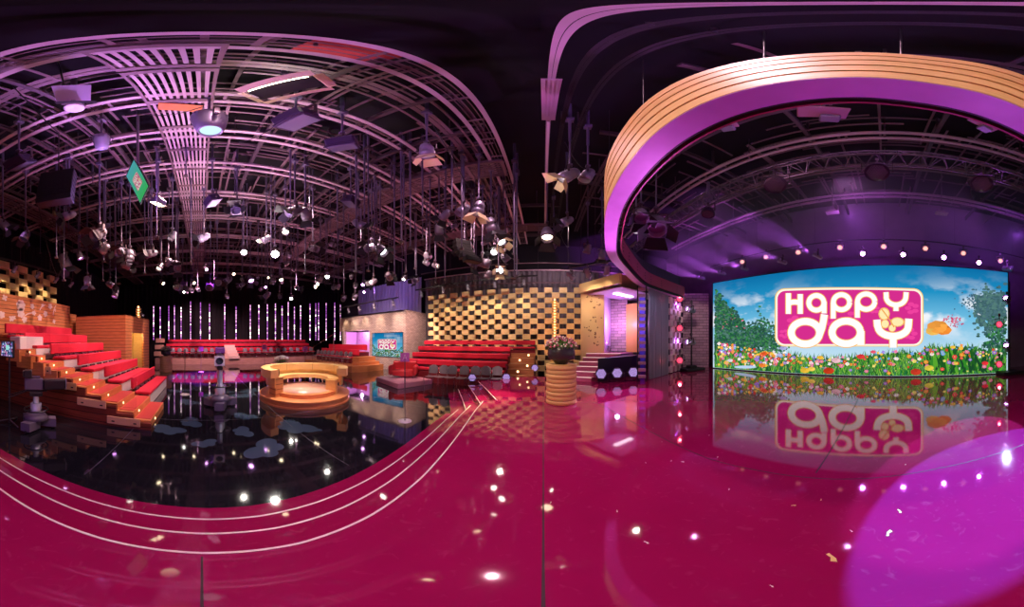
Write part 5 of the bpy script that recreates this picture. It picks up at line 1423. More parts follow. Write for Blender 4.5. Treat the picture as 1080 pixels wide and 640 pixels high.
# ------------------------------------------------------------------ hanging spotlights over the lower floor
# (kind, px, py, horizontal distance, lens, doors, size, aim, power, label)
FL = (-7.5, 3.5, 0); BK = (-17, 3, 1); RT = (-4.5, 10.5, 1); LTt = (-7.5, -3.5, 1); STG = (1.5, 2, 0)
lamps = [
 ('fresnel', 290, 268, 8.8, 'star', None, 1.25, (0, .2, 1.55), 520, 'dazzling white spotlight over the sofa island pointing at the viewer'),
 ('fresnel', 450, 158, 4.0, 'warm', 'cream', 1.1, (-2.4, 5.0, 2), 0, 'spotlight with cream-lit barn doors right of the sofa island, high up'),
 ('fresnel', 601, 184, 4.3, 'white', 'cream', 1.15, (-3, 5.2, 2.5), 160, 'spotlight with glowing open barn doors hanging straight ahead near the ring'),
 ('fresnel', 620, 184, 4.6, 'off', None, 1.0, (-1, 5, 1), 0, 'grey spotlight hanging behind the glowing one beside the ring'),
 ('fresnel', 577, 246, 7.4, 'warm', 'black', 1.6, (.2, 5.5, 1), 200, 'big black spotlight with cream lens hanging straight ahead under the overhead rail'),
 ('fresnel', 584, 260, 9.0, 'white', None, .9, (-3, 7, 2), 90, 'bright small lamp just below the big black spotlight straight ahead'),
 ('fresnel', 505, 219, 6.1, 'warm', 'cream', 1.3, (-3, 6.4, 1), 90, 'lamp with cream-lit barn door hanging in the cluster left of the straight-ahead rail'),
 ('fresnel', 489, 221, 6.3, 'off', None, 1.2, (-5, 4, 1), 0, 'blue-grey spotlight beside the cream-lit lamp of the cluster'),
 ('fresnel', 518, 237, 6.9, 'white', 'black', 1.5, (-.5, 8, 1), 150, 'large silver spotlight tilted right with bright lens over the chair row'),
 ('fresnel', 527, 253, 8.2, 'white', 'cream', 1.3, (1.5, 6, 1), 120, 'spotlight with glowing cream door and pale haze over the chair row'),
 ('fresnel', 463, 241, 7.4, 'off', 'black', 1.1, RT, 0, 'dark barn-door spotlight above the red armchair'),
 ('fresnel', 470, 226, 6.8, 'warm', 'black', 1.0, RT, 0, 'dark-doored lit spotlight high above the red armchair'),
 ('fresnel', 450, 270, 9.4, 'white', None, .9, RT, 60, 'small lit spotlight in front of the lattice left top corner'),
 ('fresnel', 459, 280, 10.0, 'warm', None, .8, RT, 0, 'small warm spotlight close above the lattice left top corner'),
 ('fresnel', 497, 275, 8.6, 'off', None, 1.5, RT, 0, 'large lilac-grey spotlight in the low lamp cluster before the lattice'),
 ('fresnel', 509, 277, 8.2, 'off', None, 1.4, (3, 9, 3), 0, 'silver cylinder spotlight lying sideways in the low lamp cluster'),
 ('fresnel', 527, 284, 9.4, 'white', 'cream', 1.2, (-.5, 4, .5), 100, 'bright cream-lit spotlight lowest of the cluster before the lattice'),
 ('fresnel', 533, 272, 9.0, 'off', 'black', 1.3, (1, 9, 2), 0, 'black-doored spotlight right end of the low lamp cluster'),
 ('fresnel', 515, 289, 9.5, 'warm', None, .9, RT, 60, 'warm lamp hanging lowest left in the cluster before the lattice'),
 ('fresnel', 522, 265, 8.9, 'white', 'black', 1.0, (-3, 2, 0), 0, 'lit lamp behind the haze in the middle of the cluster'),
 ('fresnel', 490, 262, 8.4, 'off', 'black', 1.2, (-6, 2, 0), 0, 'dark spotlight left of the low lamp cluster'),
 ('fresnel', 392, 261, 8.4, 'off', None, 1.3, FL, 0, 'silver spotlight hanging left of the bright tilted one over the armchair'),
 ('fresnel', 401, 263, 8.2, 'white', 'black', 1.4, (-2, 6.5, 1), 120, 'bright tilted spotlight hanging before the violet curtain'),
 ('box', 370, 213, 6.9, 'off', None, 1.1, FL, 0, 'square softbox lamp hanging right above the sofa island'),
 ('fresnel', 378, 236, 7.6, 'off', 'black', 1.2, FL, 0, 'dark lamp below the square softbox over the sofa island'),
 ('fresnel', 330, 262, 8.2, 'off', 'black', 1.1, BK, 0, 'blue-tinted spotlight right of the dazzling lamp'),
 ('fresnel', 345, 290, 11.0, 'white', None, 1.0, (-6, 4, 0), 100, 'bright round lamp low over the back right corner of the floor'),
 ('fresnel', 338, 294, 11.2, 'off', 'black', 1.1, FL, 0, 'dark doored lamp beside the bright round one, right rear'),
 ('fresnel', 357, 302, 13.0, 'warm', None, .8, FL, 0, 'small warm lamp above the right end of the light strips'),
 ('fresnel', 311, 222, 6.4, 'off', 'black', 1.3, FL, 0, 'grey spotlight with wide black doors over the sofa island'),
 ('fresnel', 322, 225, 6.6, 'off', 'black', 1.2, (-10, 8, 0), 0, 'black-doored spotlight touching the rail over the sofa island'),
 ('fresnel', 301, 243, 8.2, 'warm', None, .9, (-4, 2, 0), 0, 'small warm lamp right above the dazzling spotlight'),
 ('fresnel', 281, 252, 8.6, 'off', None, 1.0, FL, 0, 'small grey lamp left above the dazzling spotlight'),
 ('fresnel', 257, 265, 9.5, 'white', None, 1.1, (-3, 1, 0), 120, 'bright lamp left of the dazzling spotlight'),
 ('fresnel', 250, 224, 6.8, 'off', 'black', 1.2, BK, 0, 'tilted black-doored spotlight left of centre above the floor camera'),
 ('box', 224, 212, 6.4, 'off', None, 1.0, FL, 0, 'square box lamp hanging above the floor camera'),
 ('fresnel', 215, 250, 8.2, 'off', 'black', 1.3, FL, 0, 'blue spotlight with black doors under the slatted walkway'),
 ('fresnel', 182, 248, 7.6, 'white', None, .9, LTt, 0, 'small silver lamp left of the slatted walkway'),
 ('fresnel', 188, 282, 10.5, 'off', 'black', 1.4, FL, 0, 'long grey spotlight low left of the slatted walkway'),
 ('fresnel', 169, 281, 10.0, 'warm', None, 1.0, LTt, 60, 'small silver lamp over the back stand aisle'),
 ('box', 167, 213, 6.4, 'warm', None, .8, LTt, 60, 'small box lamp with orange front right of the hanging television'),
 ('fresnel', 160, 267, 8.4, 'off', None, 1.3, LTt, 0, 'silver spotlight with round back above the wooden tower'),
 ('fresnel', 128, 265, 7.8, 'off', None, 1.2, LTt, 0, 'round silver spotlight left of the lit one above the tower'),
 ('fresnel', 137, 269, 8.0, 'white', None, 1.2, (-8, -3, 0), 200, 'lit spotlight above the left stand close to the tower'),
 ('fresnel', 133, 280, 9.2, 'off', None, 1.2, LTt, 0, 'silver lamp just under the lit spotlight above the left stand'),
 ('fresnel', 105, 246, 6.6, 'off', 'black', 1.4, LTt, 0, 'large silver spotlight on double hoist above the left stand'),
 ('fresnel', 111, 262, 7.6, 'off', None, 1.0, LTt, 0, 'small lamp below the large silver spotlight above the left stand'),
 ('fresnel', 73, 227, 6.2, 'off', None, 1.0, LTt, 0, 'small silver lamp hanging alone above the left stand'),
 ('fresnel', 27, 248, 7.0, 'off', 'black', 1.1, (-3, -6, 1), 0, 'dark disc-like lamp hanging above the left timber screen'),
 ('fresnel', 84, 269, 8.6, 'purple', None, .9, LTt, 40, 'small violet lamp behind the diagonal walkway above the left stand'),
 ('fresnel', 3, 236, 6.6, 'purple', 'black', 1.1, LTt, 60, 'violet lamp at the far left edge above the timber screen'),
 ('fresnel', 68, 275, 9.2, 'purple', 'black', 1.8, (-8, -5, 3), 60, 'violet-lit large lamp left behind the diagonal walkway'),
 ('fresnel', 122, 309, 11.5, 'purple', None, 1.2, (-10, -5, 2), 60, 'violet lamp low in front of the wooden tower top'),
 ('fresnel', 92, 296, 10.0, 'purple', 'black', 1.2, (-9, -5, 2), 0, 'violet-lit doored lamp above the tower left edge'),
 ('fresnel', 116, 300, 11.0, 'off', 'black', 1.2, FL, 0, 'grey doored lamp above the tower middle'),
 ('fresnel', 187, 303, 12.5, 'off', 'black', 1.4, FL, 0, 'blue-grey lamp low above the left light strips'),
 ('fresnel', 222, 303, 12.0, 'off', None, 1.5, FL, 0, 'large silver lamp low above the middle light strips'),
 ('fresnel', 229, 297, 11.5, 'off', 'black', 1.3, FL, 0, 'pinkish doored lamp low above the middle light strips'),
 ('fresnel', 241, 295, 11.5, 'off', None, 1.2, FL, 0, 'silver lamp left of the violet cluster over the back stand'),
 ('fresnel', 256, 300, 12.5, 'warm', None, .8, FL, 0, 'small warm lamp over the centre of the back stand'),
 ('fresnel', 264, 294, 11.5, 'purple', 'black', 1.2, FL, 0, 'violet doored lamp under the dazzling spotlight'),
 ('fresnel', 276, 304, 12.5, 'warm', None, .8, FL, 0, 'small warm lamp right of the violet doored lamp'),
 ('fresnel', 282, 311, 14.0, 'off', 'black', 1.3, FL, 0, 'pinkish lamp low in front of the middle light strips'),
 ('fresnel', 307, 314, 14.0, 'white', None, .8, FL, 60, 'bright small lamp low before the right light strips'),
 ('fresnel', 314, 304, 13.0, 'warm', None, .8, FL, 0, 'small lamp higher right before the light strips'),
 ('fresnel', 394, 297, 12.6, 'off', 'black', 1.2, FL, 0, 'dark doored lamp before the violet curtain, left'),
 ('fresnel', 410, 291, 12.2, 'off', 'black', 1.4, (-10, 14, 4), 0, 'dark lamp cluster head before the violet curtain, right'),
 ('fresnel', 427, 293, 11.6, 'white', None, .9, FL, 90, 'small bright lamp before the violet curtain near the lattice'),
 ('fresnel', 439, 296, 12.0, 'off', 'black', 1.0, RT, 0, 'dark lamp just right of the small bright one before the violet curtain'),
 ('fresnel', 620, 262, 9.5, 'off', None, 1.2, (1, 12, 2), 0, 'cool grey lamp above the doorway portal'),
 ('fresnel', 635, 268, 9.0, 'cyan', 'black', 1.1, (2.5, 10, 3), 0, 'cool-lit doored lamp above the doorway portal close to the ring'),
 ('fresnel', 598, 233, 7.0, 'off', 'black', 1.2, RT, 0, 'grey doored lamp under the glowing one straight ahead'),
 ('fresnel', 676, 226, 4.6, 'off', 'black', 1.1, STG, 0, 'pink-lit doored lamp inside the curved left end of the ring'),
 ('fresnel', 671, 240, 5.2, 'white', None, .8, STG, 40, 'small silver lamp with bright lens inside the ring curve'),
 ('fresnel', 692, 236, 4.9, 'off', 'black', 1.6, STG, 0, 'large violet-backed doored lamp inside the ring curve'),
 ('bell', 221, 130, 3.4, 'cyan', None, 1.5, (-3.5, .5, -3), 60, 'big bell-shaped violet spotlight hanging over the near floor'),
 ('bell', 107, 150, 4.3, 'off', None, .9, LTt, 0, 'bell-shaped violet spotlight above the left stand, half hidden'),
 ('box', 312, 126, 3.4, 'off', None, 1.3, (-4, 4, 0), 0, 'large black box lamp hanging near overhead, right of the bell-shaped one'),
 ('box', 361, 152, 4.0, 'off', None, 1.1, (-5, 5, 0), 0, 'flat dark box lamp hanging under the near rail'),
 ('box', 20, 172, 4.4, 'off', None, 1.1, LTt, 0, 'dark box lamp hanging at the far left, high up'),
]
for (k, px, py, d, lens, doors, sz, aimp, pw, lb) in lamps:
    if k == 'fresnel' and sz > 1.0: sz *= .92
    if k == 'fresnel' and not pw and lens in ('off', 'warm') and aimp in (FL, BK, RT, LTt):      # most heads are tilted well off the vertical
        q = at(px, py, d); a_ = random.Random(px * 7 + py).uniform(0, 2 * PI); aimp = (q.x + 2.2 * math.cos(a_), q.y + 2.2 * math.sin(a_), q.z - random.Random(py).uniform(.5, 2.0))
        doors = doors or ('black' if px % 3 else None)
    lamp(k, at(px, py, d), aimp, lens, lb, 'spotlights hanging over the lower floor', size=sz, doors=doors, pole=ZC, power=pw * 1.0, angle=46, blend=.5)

# small lamps behind, a few pixels each
rg = random.Random(21)
for i in range(34):
    px = rg.uniform(165, 385); py = rg.uniform(283, 316); d = rg.uniform(12.5, 18)
    lamp('small', at(px, py, d), FL, rg.choice(['warm', 'off', 'white', 'off', 'purple', 'off']), 'small distant lamp hanging over the back stand in front of the light strips', 'small distant lamps over the back stand', size=rg.uniform(.9, 1.5), pole=ZC)
for i in range(22):
    px = rg.uniform(60, 540); py = rg.uniform(235, 280); d = rg.uniform(9.5, 14)
    q = at(px, py, d); a_ = rg.uniform(0, 6.28)
    lamp('fresnel', q, (q.x + 2 * math.cos(a_), q.y + 2 * math.sin(a_), q.z - 1.2), 'off', 'unlit grey lamp among the many hanging ' + ('over the left stand' if q.y < -1.5 else 'over the back of the floor' if q.x < -9 else 'over the sofa island side of the floor'), 'unlit distant lamps over the floor', size=rg.uniform(.8, 1.1), pole=ZC, doors=rg.choice([None, 'black']))

# spare telescopic hoist poles without lamps
for i in range(150):
    px = rg.uniform(10, 550); py = rg.uniform(165, 300); d = rg.uniform(5.5, 16)
    p = at(px, py, d)
    if p.x < -22 or p.y > 14 or p.y < -8.8 or p.z > GZ - .6: continue
    t = T('telescopic_hoist', 'bare telescopic hoist pole without a lamp, hanging ' + ('above the left seating stand' if p.y < -1.5 else 'above the back stand aisle' if p.x < -10 else 'before the timber lattice' if p.y > 7.5 else 'above the open black floor'), 'hoist', p, 0, 'bare hoist poles')
    L = ZC - p.z; m_ = MB(); m_.cyl((0, 0, 0), (0, 0, L * .4), .02, n=6); m_.cyl((0, 0, L * .35), (0, 0, L * .75), .03, n=6); m_.cyl((0, 0, L * .7), (0, 0, L), .042, n=6)
    part('tubes', m_, M_pole, t)
    m_ = MB(); m_.box((0, 0, .03), (.1, .1, .06)); part('clamp', m_, M_dsteel, t); m_ = MB(); m_.box((0, 0, max(.2, L - 1.3)), (.16, .16, .16)); part('trolley', m_, M_dsteel, t)

# big soft lamp with cream-lit doors, nearest overhead on the left
p = at(300, 92, 2.55)
t = T('soft_lamp', 'large lit soft lamp with cream-lit barn doors, nearest overhead', 'spotlight', p, math.radians(35))
m_ = MB(); m_.box((0, 0, .10), (.95, .42, .16), bev=.03); part('housing', m_, M_black, t)
m_ = MB(); m_.box((0, 0, -.02), (.90, .34, .06), bev=.01); part('underside', m_, M_gloss, t)
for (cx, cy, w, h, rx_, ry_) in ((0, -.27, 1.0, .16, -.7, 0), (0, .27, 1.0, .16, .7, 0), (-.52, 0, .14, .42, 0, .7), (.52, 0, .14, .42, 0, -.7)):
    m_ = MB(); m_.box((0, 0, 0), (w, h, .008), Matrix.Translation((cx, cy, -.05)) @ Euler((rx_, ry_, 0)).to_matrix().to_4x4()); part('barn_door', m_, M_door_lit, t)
m_ = MB(); m_.box((0, -.19, -.04), (.8, .03, .03)); part('glowing_edge', m_, emis('soft_edge', (1, .88, .58), 26), t)
m_ = MB(); m_.cyl((0, 0, .2), (0, 0, ZC - p.z), .04, n=8); part('hoist_pole', m_, M_grey, t)
light('soft_lamp_up', 'SPOT', (p.x, p.y, p.z + .35), 40, (.85, 1, .8), (p.x - .6, p.y + .3, GZ + 1), .1, 140, .8)

# big silver reflector lamp upper left, moving light
p = at(78, 112, 3.0)
t = T('reflector_lamp', 'white-lit moving lamp with large grey reflector sheet, upper left', 'spotlight', p, math.radians(30))
m_ = MB(); m_.lathe([(0, .12), (.1, .1), (.14, 0), (.15, -.12), (.12, -.13), (0, -.1)], n=18); part('housing', m_, M_white, t)
m_ = MB(); m_.box((.38, 0, .06), (.5, .46, .012), Matrix.Rotation(-.5, 4, 'Y')); part('reflector_sheet', m_, mat('grey_sheet', (.5, .42, .6), .35), t)
m_ = MB(); m_.box((.6, .05, .0), (.26, .5, .012), Matrix.Rotation(.9, 4, 'Y')); part('black_flag', m_, M_black, t)
m_ = MB(); m_.box((0, 0, .15), (.3, .06, .05)); m_.cyl((0, 0, .15), (0, 0, ZC - p.z), .045, n=8); part('hoist_pole', m_, M_grey, t)
light('reflector_lamp_light', 'SPOT', (p.x - .05, p.y, p.z + .3), 16, (.9, .8, 1), (p.x + .1, p.y, p.z - .3), .05, 100, .7)

# curved line of black speakers
t = T('speaker_array', 'curved black line of small speakers hanging above the left stand', 'speakers', at(62, 185, 5.0), math.radians(20))
for i in range(7):
    m_ = MB(); a = i * .13; m_.box((.0 + .25 * math.sin(a) * 1.6, 0, -.2 * i), (.32, .8, .18), bev=.015, M=None); part('speaker_box', m_, M_black, t)
m_ = MB(); m_.cyl((0, 0, .1), (0, 0, ZC - t.location.z), .015, n=6); part('chain', m_, M_dsteel, t)
t = T('speaker_array', 'curved black line of speakers hanging in front of the lattice among the lamps', 'speakers', at(487, 268, 8.0), math.radians(-40))
for i in range(6):
    m_ = MB(); m_.box((.03 * i * i, 0, .5 - .2 * i), (.3, .62, .18), bev=.015); part('speaker_box', m_, M_black, t)
m_ = MB(); m_.cyl((0, 0, .6), (0, 0, ZC - t.location.z), .015, n=6); part('chain', m_, M_dsteel, t)

# hanging television (tilted, seen as a diamond)
tvc = at(146, 191, 4.2)
t = T('hanging_television', 'tilted flat television with green-blue logo picture hanging high on the left', 'television', tvc)
rays = [(at(x, y, 1.0) - Vector((0, 0, CAM_H))) for x, y in ((142, 169), (157, 196.5), (148.5, 214), (134, 186))]
M3 = Matrix(((rays[0].x, -rays[1].x, rays[2].x), (rays[0].y, -rays[1].y, rays[2].y), (rays[0].z, -rays[1].z, rays[2].z)))
k3 = M3.inverted() @ (rays[3] * 4.3); A_, B_, C_, D_ = [Vector((0, 0, CAM_H)) + r * k for r, k in zip(rays, (k3.x, k3.y, k3.z, 4.3))]
ctr = (A_ + C_) / 2; EX = B_ - A_; EY = A_ - D_; nz_ = EX.cross(EY).normalized()
if nz_.dot(Vector((0, 0, 1.6)) - ctr) < 0: nz_ = -nz_
def tvp_(x, y, o): return ctr - tvc + EX * (x - .5) + EY * (y - .5) + nz_ * (.03 + o)
t.location = ctr; tvc = ctr.copy()
m_ = MB(); fr = []
for o_ in (-.028, .028):
    fr += [tvp_(x, y, o_ - .03) for x, y in ((-.03, -.04), (1.03, -.04), (1.03, 1.04), (-.03, 1.04))]
m_.add(fr, [(0, 1, 2, 3), (7, 6, 5, 4), (0, 4, 5, 1), (1, 5, 6, 2), (2, 6, 7, 3), (3, 7, 4, 0)]); part('frame', m_, M_gloss, t)
pm = Pic(tvp_)
for i in range(10):
    for j in range(8):
        u_ = i / 9; pm.poly([(i / 10, j / 8), ((i + 1) / 10, j / 8), ((i + 1) / 10, (j + 1) / 8), (i / 10, (j + 1) / 8)], tuple(a * (1 - u_) + b_ * u_ for a, b_ in zip(srgb(90, 190, 195), srgb(70, 200, 110))))
pm.layer(); base_t = pm.f
pm.f = lambda x, y, o: base_t(.30 + (y - 303) / 63 * .42, .22 + (x - 817) / 157 * .56, o)
logo(pm)
part('picture', pm.mb, screen_mat('hanging_tv_picture', .55), t)
m_ = MB(); m_.cyl((0, 0, .05), (0, 0, ZC - tvc.z), .03, n=8); part('hoist_pole', m_, M_grey, t)

# track rails with small lamps
def track(pa, pb, xs, label, lab2, grp, aimf, pw, size=.8, col='warm', dd=None):
    pa, pb = Vector(pa), Vector(pb)
    t = T('lamp_bar', label, 'bar', pa); m_ = MB(); m_.bar((0, 0, 0), pb - pa, .06, .08); part('tube', m_, M_black, t)
    for k in range(4): m_ = MB(); c = (pb - pa) * (k / 3); m_.cyl(c, (c.x, c.y, ZC - pa.z), .01, n=5); part('hanging_wire', m_, M_dsteel, t)
    for i, s_ in enumerate(xs):
        c = pa.lerp(pb, s_) + Vector((0, 0, -.36)); lamp('small', c, aimf(c), col, lab2 % LBL[i], grp, size=size, power=pw, angle=60, blend=.7, color=(1, .72, .45))
track((-15.6, 11.3, 4.55), (-8.9, 11.3, 4.55), [.04, .22, .42, .66, .93], 'black lamp bar above the brick pavilion front', 'small warm lamp on the bar above the pavilion, %s from the left', 'warm lamps above the brick pavilion', lambda c: (c.x, 12.1, 2.6), 70, 1.0)
track((-8.2, 12.3, 5.15), (-.3, 12.0, 5.35), [.06, .27, .48, .69, .90], 'black lamp bar above the tall timber lattice', 'small warm lamp on the bar above the lattice, %s from the left', 'warm lamps above the timber lattice', lambda c: (c.x, 13.2, 2.6), 80, 1.0)
track((-10.5, -7.1, 5.35), (-4.4, -7.1, 5.15), [.02, .25, .48, .72, .95], 'black lamp bar above the left timber screen', 'small warm lamp above the left timber screen, %s from the right', 'warm lamps above the left timber screen', lambda c: (c.x, -8.2, 4.0), 60, 1.0)
track((1.1, 9.6, 5.0), (2.6, 8.1, 4.9), [.05, .48, .92], 'short black lamp bar above the doorway portal', 'small pinkish lamp on the short bar above the doorway portal, %s from the left', 'lamps above the doorway portal', lambda c: (3.0, 10.8, 3.2), 45, 1.3)

# wall-top pipe and cable trays on the back wall
for (y, z, x0, x1, lb) in ((14.4, 5.6, -9, 7, 'lower'), (14.3, 7.0, -9, 7, 'upper')):
    m_ = MB(); m_.cyl((x0, y, z), (x1, y, z), .04, n=8); one('wall_pipe', m_, M_steel, '%s horizontal pipe running in front of the grey pleated curtain' % lb, 'pipe')

# ------------------------------------------------------------------ lighting effects from lights without fixtures
# stage pools of light
light('violet_pool', 'SPOT', (2.2, -2.6, 6.0), 6500, (.09, .6, 1), (1.25, -1.85, 0), .03, 35, .02)
light('lilac_pool', 'SPOT', (8.9, -5.6, 4.6), 5200, (.5, .6, 1), (2.7, -1.2, 0), .03, 12, .08)
light('violet_streak', 'SPOT', (7.3, 9.1, 4.1), 3500, (.75, .4, 1), (2.3, 5.6, 0), .03, 15, .1)
light('violet_wash', 'SPOT', (-12.5, .3, 8.2), 45000, (.5, .06, 1), (-12.4, .6, B), .05, 36, .5)
for (px, py) in ((214, 400), (252, 402)):
    q = onz(px, py, B); light('violet_patch', 'SPOT', (q.x, q.y, 7.0), 9000, (.75, .25, 1), q, .03, 9, .2)
light('ring_glow', 'SPOT', (3.4, 5.2, .9), 900, (.85, .22, 1), (1.3, 3.4, RZ), .1, 46, .6)
light('ring_glow', 'SPOT', (2.4, -1.5, .4), 170, (.6, .14, 1), (1.0, 0.2, RZ), .1, 62, .6)
light('slat_glow', 'SPOT', (-3.4, -.5, 4.6), 95, (1, .74, .46), (.8, .6, RZ + .5), .15, 120, .7)
light('slat_glow', 'SPOT', (-2.0, 5.5, 3.8), 90, (1, .74, .46), (1.1, 4.2, RZ + .5), .15, 90, .7)
light('wall_glow', 'SPOT', (7.0, 1.0, 6.2), 320, (.45, .08, .85), (11, 1, 8.0), .1, 130, .8)
light('wall_glow', 'SPOT', (7.0, -5.0, 6.2), 260, (.35, .08, .85), (11, -6, 7.5), .1, 130, .8)
light('wall_glow', 'SPOT', (6.5, 8.0, 5.6), 160, (.5, .08, .9), (10.5, 11, 8.0), .1, 120, .8)
light('curtain_glow', 'SPOT', (-11.0, 11.0, 5.4), 260, (.55, .3, 1), (-12.5, 14.7, 5.6), .1, 120, .8)
light('curtain_glow', 'SPOT', (1.0, 11.6, 6.5), 260, (.9, .6, .7), (0, 14.8, 6.0), .1, 140, .8)
light('lattice_hot_spot', 'SPOT', (-4.0, 9.0, 5.4), 260, (1, .8, .5), (-3.2, 13.1, 3.4), .05, 26, .5)
light('orange_lattice', 'SPOT', (.9, 11.2, .4), 120, (1, .35, .15), (.9, 12.8, 3.0), .1, 110, .7)
light('portal_wash', 'SPOT', (1.0, 8.5, 4.6), 120, (1, .62, .35), (2.6, 11, 2.8), .1, 60, .6)
light('brick_warm', 'SPOT', (-6.4, 11.0, 3.6), 420, (1, .6, .55), (-8.75, 13, 1.8), .1, 80, .6)
light('tribune_warm', 'SPOT', (-4.5, 1.5, 6.5), 700, (1, .55, .38), (-7.5, -4.0, 1), .2, 70, .6)
light('curtain_silver', 'SPOT', (3.0, 6.0, 3.4), 45, (.6, .6, 1), (4.9, 8.3, 2), .1, 70, .6)
# added upward spots giving the ceiling steel a warm-pink glow
for (n, l, p, c, a, sx, sy, cone) in AREAS:
    if n == 'up_glow': light('steel_wash', 'SPOT', l, p * 2.2, c, a, .5, 150, .9)
light('steel_wash', 'SPOT', (-4.5, -2.0, 4.4), 900, (.62, .30, 1), (-3.5, 0, 9), .4, 150, .9)
light('steel_wash', 'SPOT', (-13.0, 6.0, 4.6), 420, (1, .40, .62), (-13, 6, 10), .4, 155, .9)
light('steel_wash', 'SPOT', (-5.0, 9.5, 5.0), 260, (1, .34, .52), (-5, 10, 10), .4, 150, .9)

# ------------------------------------------------------------------ flat slate-blue butterfly shapes laid over the black floor, confetti on the pink floor
M_slate = mat('slate_shape', (.055, .095, .14), .08, coat=.5)
for i, (px, py, w, rot) in enumerate(((201, 445, 34, .3), (177, 453, 40, 1.2), (216.5, 467.5, 30, 2.0), (256, 455, 32, .1), (311, 450, 50, .4), (280, 473, 56, 2.4), (258, 439, 30, .8), (256, 417, 30, 1.6), (222, 418, 28, .5), (199, 424, 28, .9), (191, 412, 26, 1.9), (207, 409, 24, .2), (263, 412, 26, 2.3), (333, 453, 14, .4), (236, 413, 24, 1.1))):
    q = onz(px, py, B); d = math.hypot(q.x, q.y); sz = d * math.radians(w / 4) * .5
    m_ = MB(); u = Vector((math.cos(rot), math.sin(rot), 0)); v = Vector((-math.sin(rot), math.cos(rot), 0))
    for (dx, dy, r1, r2, z) in ((-.46, .18, .54, .40, .0012), (.46, .18, .54, .40, .0014), (-.28, -.26, .36, .36, .0016), (.28, -.26, .36, .36, .0018)):
        pts = [u * (dx + r1 * math.cos(2 * PI * k / 16)) * sz + v * (dy + r2 * math.sin(2 * PI * k / 16)) * sz + Vector((0, 0, z)) for k in range(16)]
        m_.add(pts, [tuple(range(16))])
    one('floor_butterfly', m_, M_slate, 'slate-blue butterfly shape on the black floor ' + ['left of the camera pedestal, upper', 'in front of the lowest orange step, leftmost', 'below the camera pedestal, left', 'right below the camera pedestal', 'in front of the round podium, large', 'largest, closest to the pink steps', 'right of the camera pedestal base', 'right of the camera column, far', 'left of the camera column, far', 'far left by the microphone stand', 'beside the far end of the white bench front', 'by the first violet light pool', 'between camera and round podium, far', 'at the right foot of the round podium', 'right behind the camera pedestal'][i], 'floor print', 'butterfly shapes on the black floor', (q.x, q.y, B))
M_scrap = mat('yellow_paper', (.85, .6, .2), .6); M_scrap2 = mat('pale_paper', (.85, .75, .65), .6)
RC = random.Random(8)
for i, (px, py, sz) in enumerate(((878, 588, .05), (937, 562, .04), (949, 539, .03), (837, 533, .02), (866, 527, .015), (898, 560, .015), (993, 509, .015), (769, 516, .015), (682, 572, .02), (651, 539, .015), (581, 530, .015), (681, 488, .012), (708, 486, .015), (720, 487, .02), (689, 451, .012), (698, 466, .012), (748, 459, .015), (757, 482, .015), (822, 468, .012), (955, 490, .012), (814, 618, .012))):
    q = onz(px, py, 0); a = RC.uniform(0, 3); u = Vector((math.cos(a), math.sin(a), 0)) * sz; v = Vector((-u.y, u.x, 0))
    m_ = MB(); m_.add([-u, -u * .3 - v * .25, u - v * .1, u * .9 + v * .3, u * .1 + v * .15, -u * .6 + v * .5], [(0, 1, 2, 3, 4, 5)])
    for k in range(len(m_.v)): m_.v[k] = m_.v[k] + Vector((0, 0, .003))
    one('paper_scrap', m_, M_scrap if i < 5 else M_scrap2, 'scrap of yellow confetti paper lying on the pink floor' if i < 5 else 'tiny pale confetti scrap lying on the pink floor', 'confetti', 'confetti scraps on the pink floor', (q.x, q.y, 0))

light('portal_glow', 'POINT', (3.9, 11.0, 2.6), 70, (.75, .35, 1), size=.1)  # added point light brightening the portal interior
light('pavilion_fill', 'SPOT', (-8.5, 7.5, 5.5), 700, (1, .72, .66), (-11.5, 12, 2.6), .1, 60, .7)  # unseen spot added to lift the pavilion brick
# thin stage haze above the screen, lit by the beam lamps
mh = bpy.data.materials.new('stage_haze'); mh.use_nodes = True; nt = mh.node_tree; nt.nodes.remove(nt.nodes['Principled BSDF'])
vs_ = nt.nodes.new('ShaderNodeVolumeScatter'); vs_.inputs['Density'].default_value = .07; vs_.inputs['Anisotropy'].default_value = .3
nt.links.new(vs_.outputs[0], nt.nodes['Material Output'].inputs['Volume'])
m_ = MB(); m_.box((7.9, 1.8, 6.8), (5.6, 20.0, 3.1))
o = one('haze', m_, mh, 'thin violet stage haze hanging above the big screen', 'haze'); o['kind'] = 'stuff'

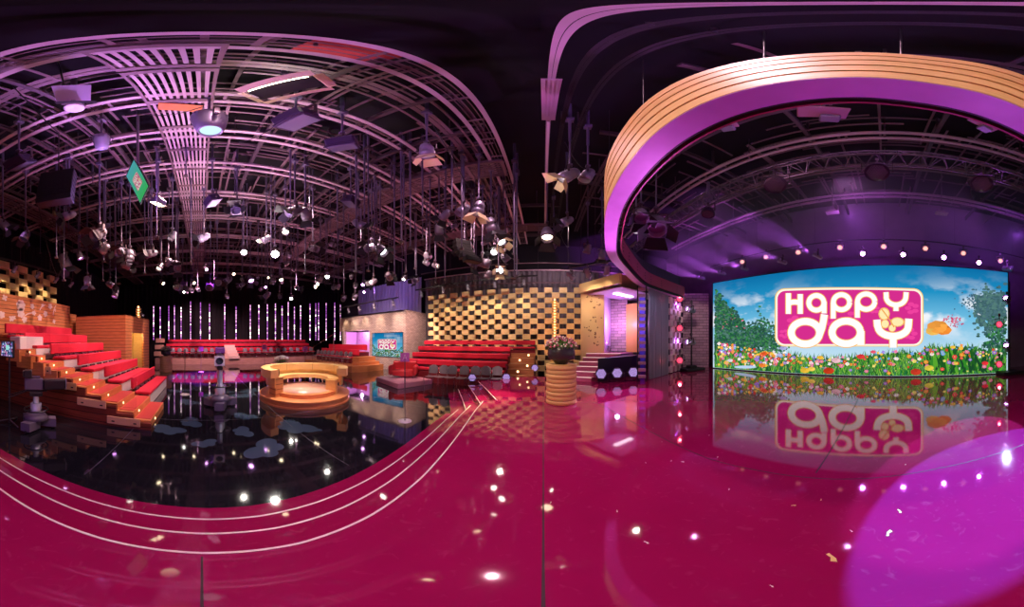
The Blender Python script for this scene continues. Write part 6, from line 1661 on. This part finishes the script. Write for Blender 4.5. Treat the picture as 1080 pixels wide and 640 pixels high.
light('drum_glow', 'SPOT', (-1.6, 2.2, 4.4), 150, (1, .78, .45), (dc.x, dc.y, .6), .05, 17, .5)  # added warm spot lifting the gold drum
light('brick_glow', 'SPOT', (6.2, 7.6, 4.4), 120, (1, .62, .75), (8.6, 10.1, 2.2), .05, 60, .7)

light('podium_fill', 'SPOT', (-5.6, 5.0, 7.2), 1500, (1, .7, .68), (-6.4, 8.5, 0), .05, 26, .4)  # added spot that brightens the pink podium
light('bouquet_fill', 'SPOT', (-8.0, 3.5, 7.0), 500, (1, .8, .75), (-9.6, 4.3, .6), .05, 12, .4)  # extra spot added for the dark bouquet behind the sofa
# slack power cables between the hoists
RK = random.Random(12)
CB = [((12, 90, 3.0), (62, 140, 3.6), 'from the far left to the reflector lamp'), ((60, 60, 2.2), (70, 100, 3.0), 'just above the reflector lamp'), ((150, 120, 4.2), (215, 112, 3.6), 'left of the bell-shaped spotlight'), ((252, 150, 4.6), (312, 118, 3.6), 'between bell-shaped spotlight and black box lamp'),
      ((455, 130, 4.0), (500, 205, 6.2), 'beside the cream-lit lamp'), ((40, 215, 6.0), (60, 290, 8.2), 'in front of the diagonal walkway'), ((596, 150, 4.4), (622, 178, 4.6), 'above the glowing lamp straight ahead'), ((585, 225, 6.8), (600, 260, 9.0), 'beside the big black spotlight straight ahead')]
for (a, b, lb) in CB:
    pa, pb = at(*a), at(*b); pts = []
    for k in range(13):
        t_ = k / 12; q = pa.lerp(pb, t_); q.z = min(q.z, GZ + .8) - .8 * 4 * t_ * (1 - t_) * .5; pts.append(q)
    m_ = MB(); m_.tube(pts, .012, 5); one('power_cable', m_, M_gloss, 'slack black power cable hanging under the grid ' + lb, 'cable', 'slack cables under the grid')

light('step_fill', 'SPOT', (-.6, 9.2, 5.6), 2600, (1, .8, .5), (-1.5, 5.9, 0), .04, 18, .7)  # added warm spot for the small flight of steps
light('camera_fill', 'SPOT', (-2.5, 2.6, 6.5), 420, (.75, .8, 1), (tc.location.x, tc.location.y, .6), .04, 15, .5)  # added cool spot so the studio camera stands out
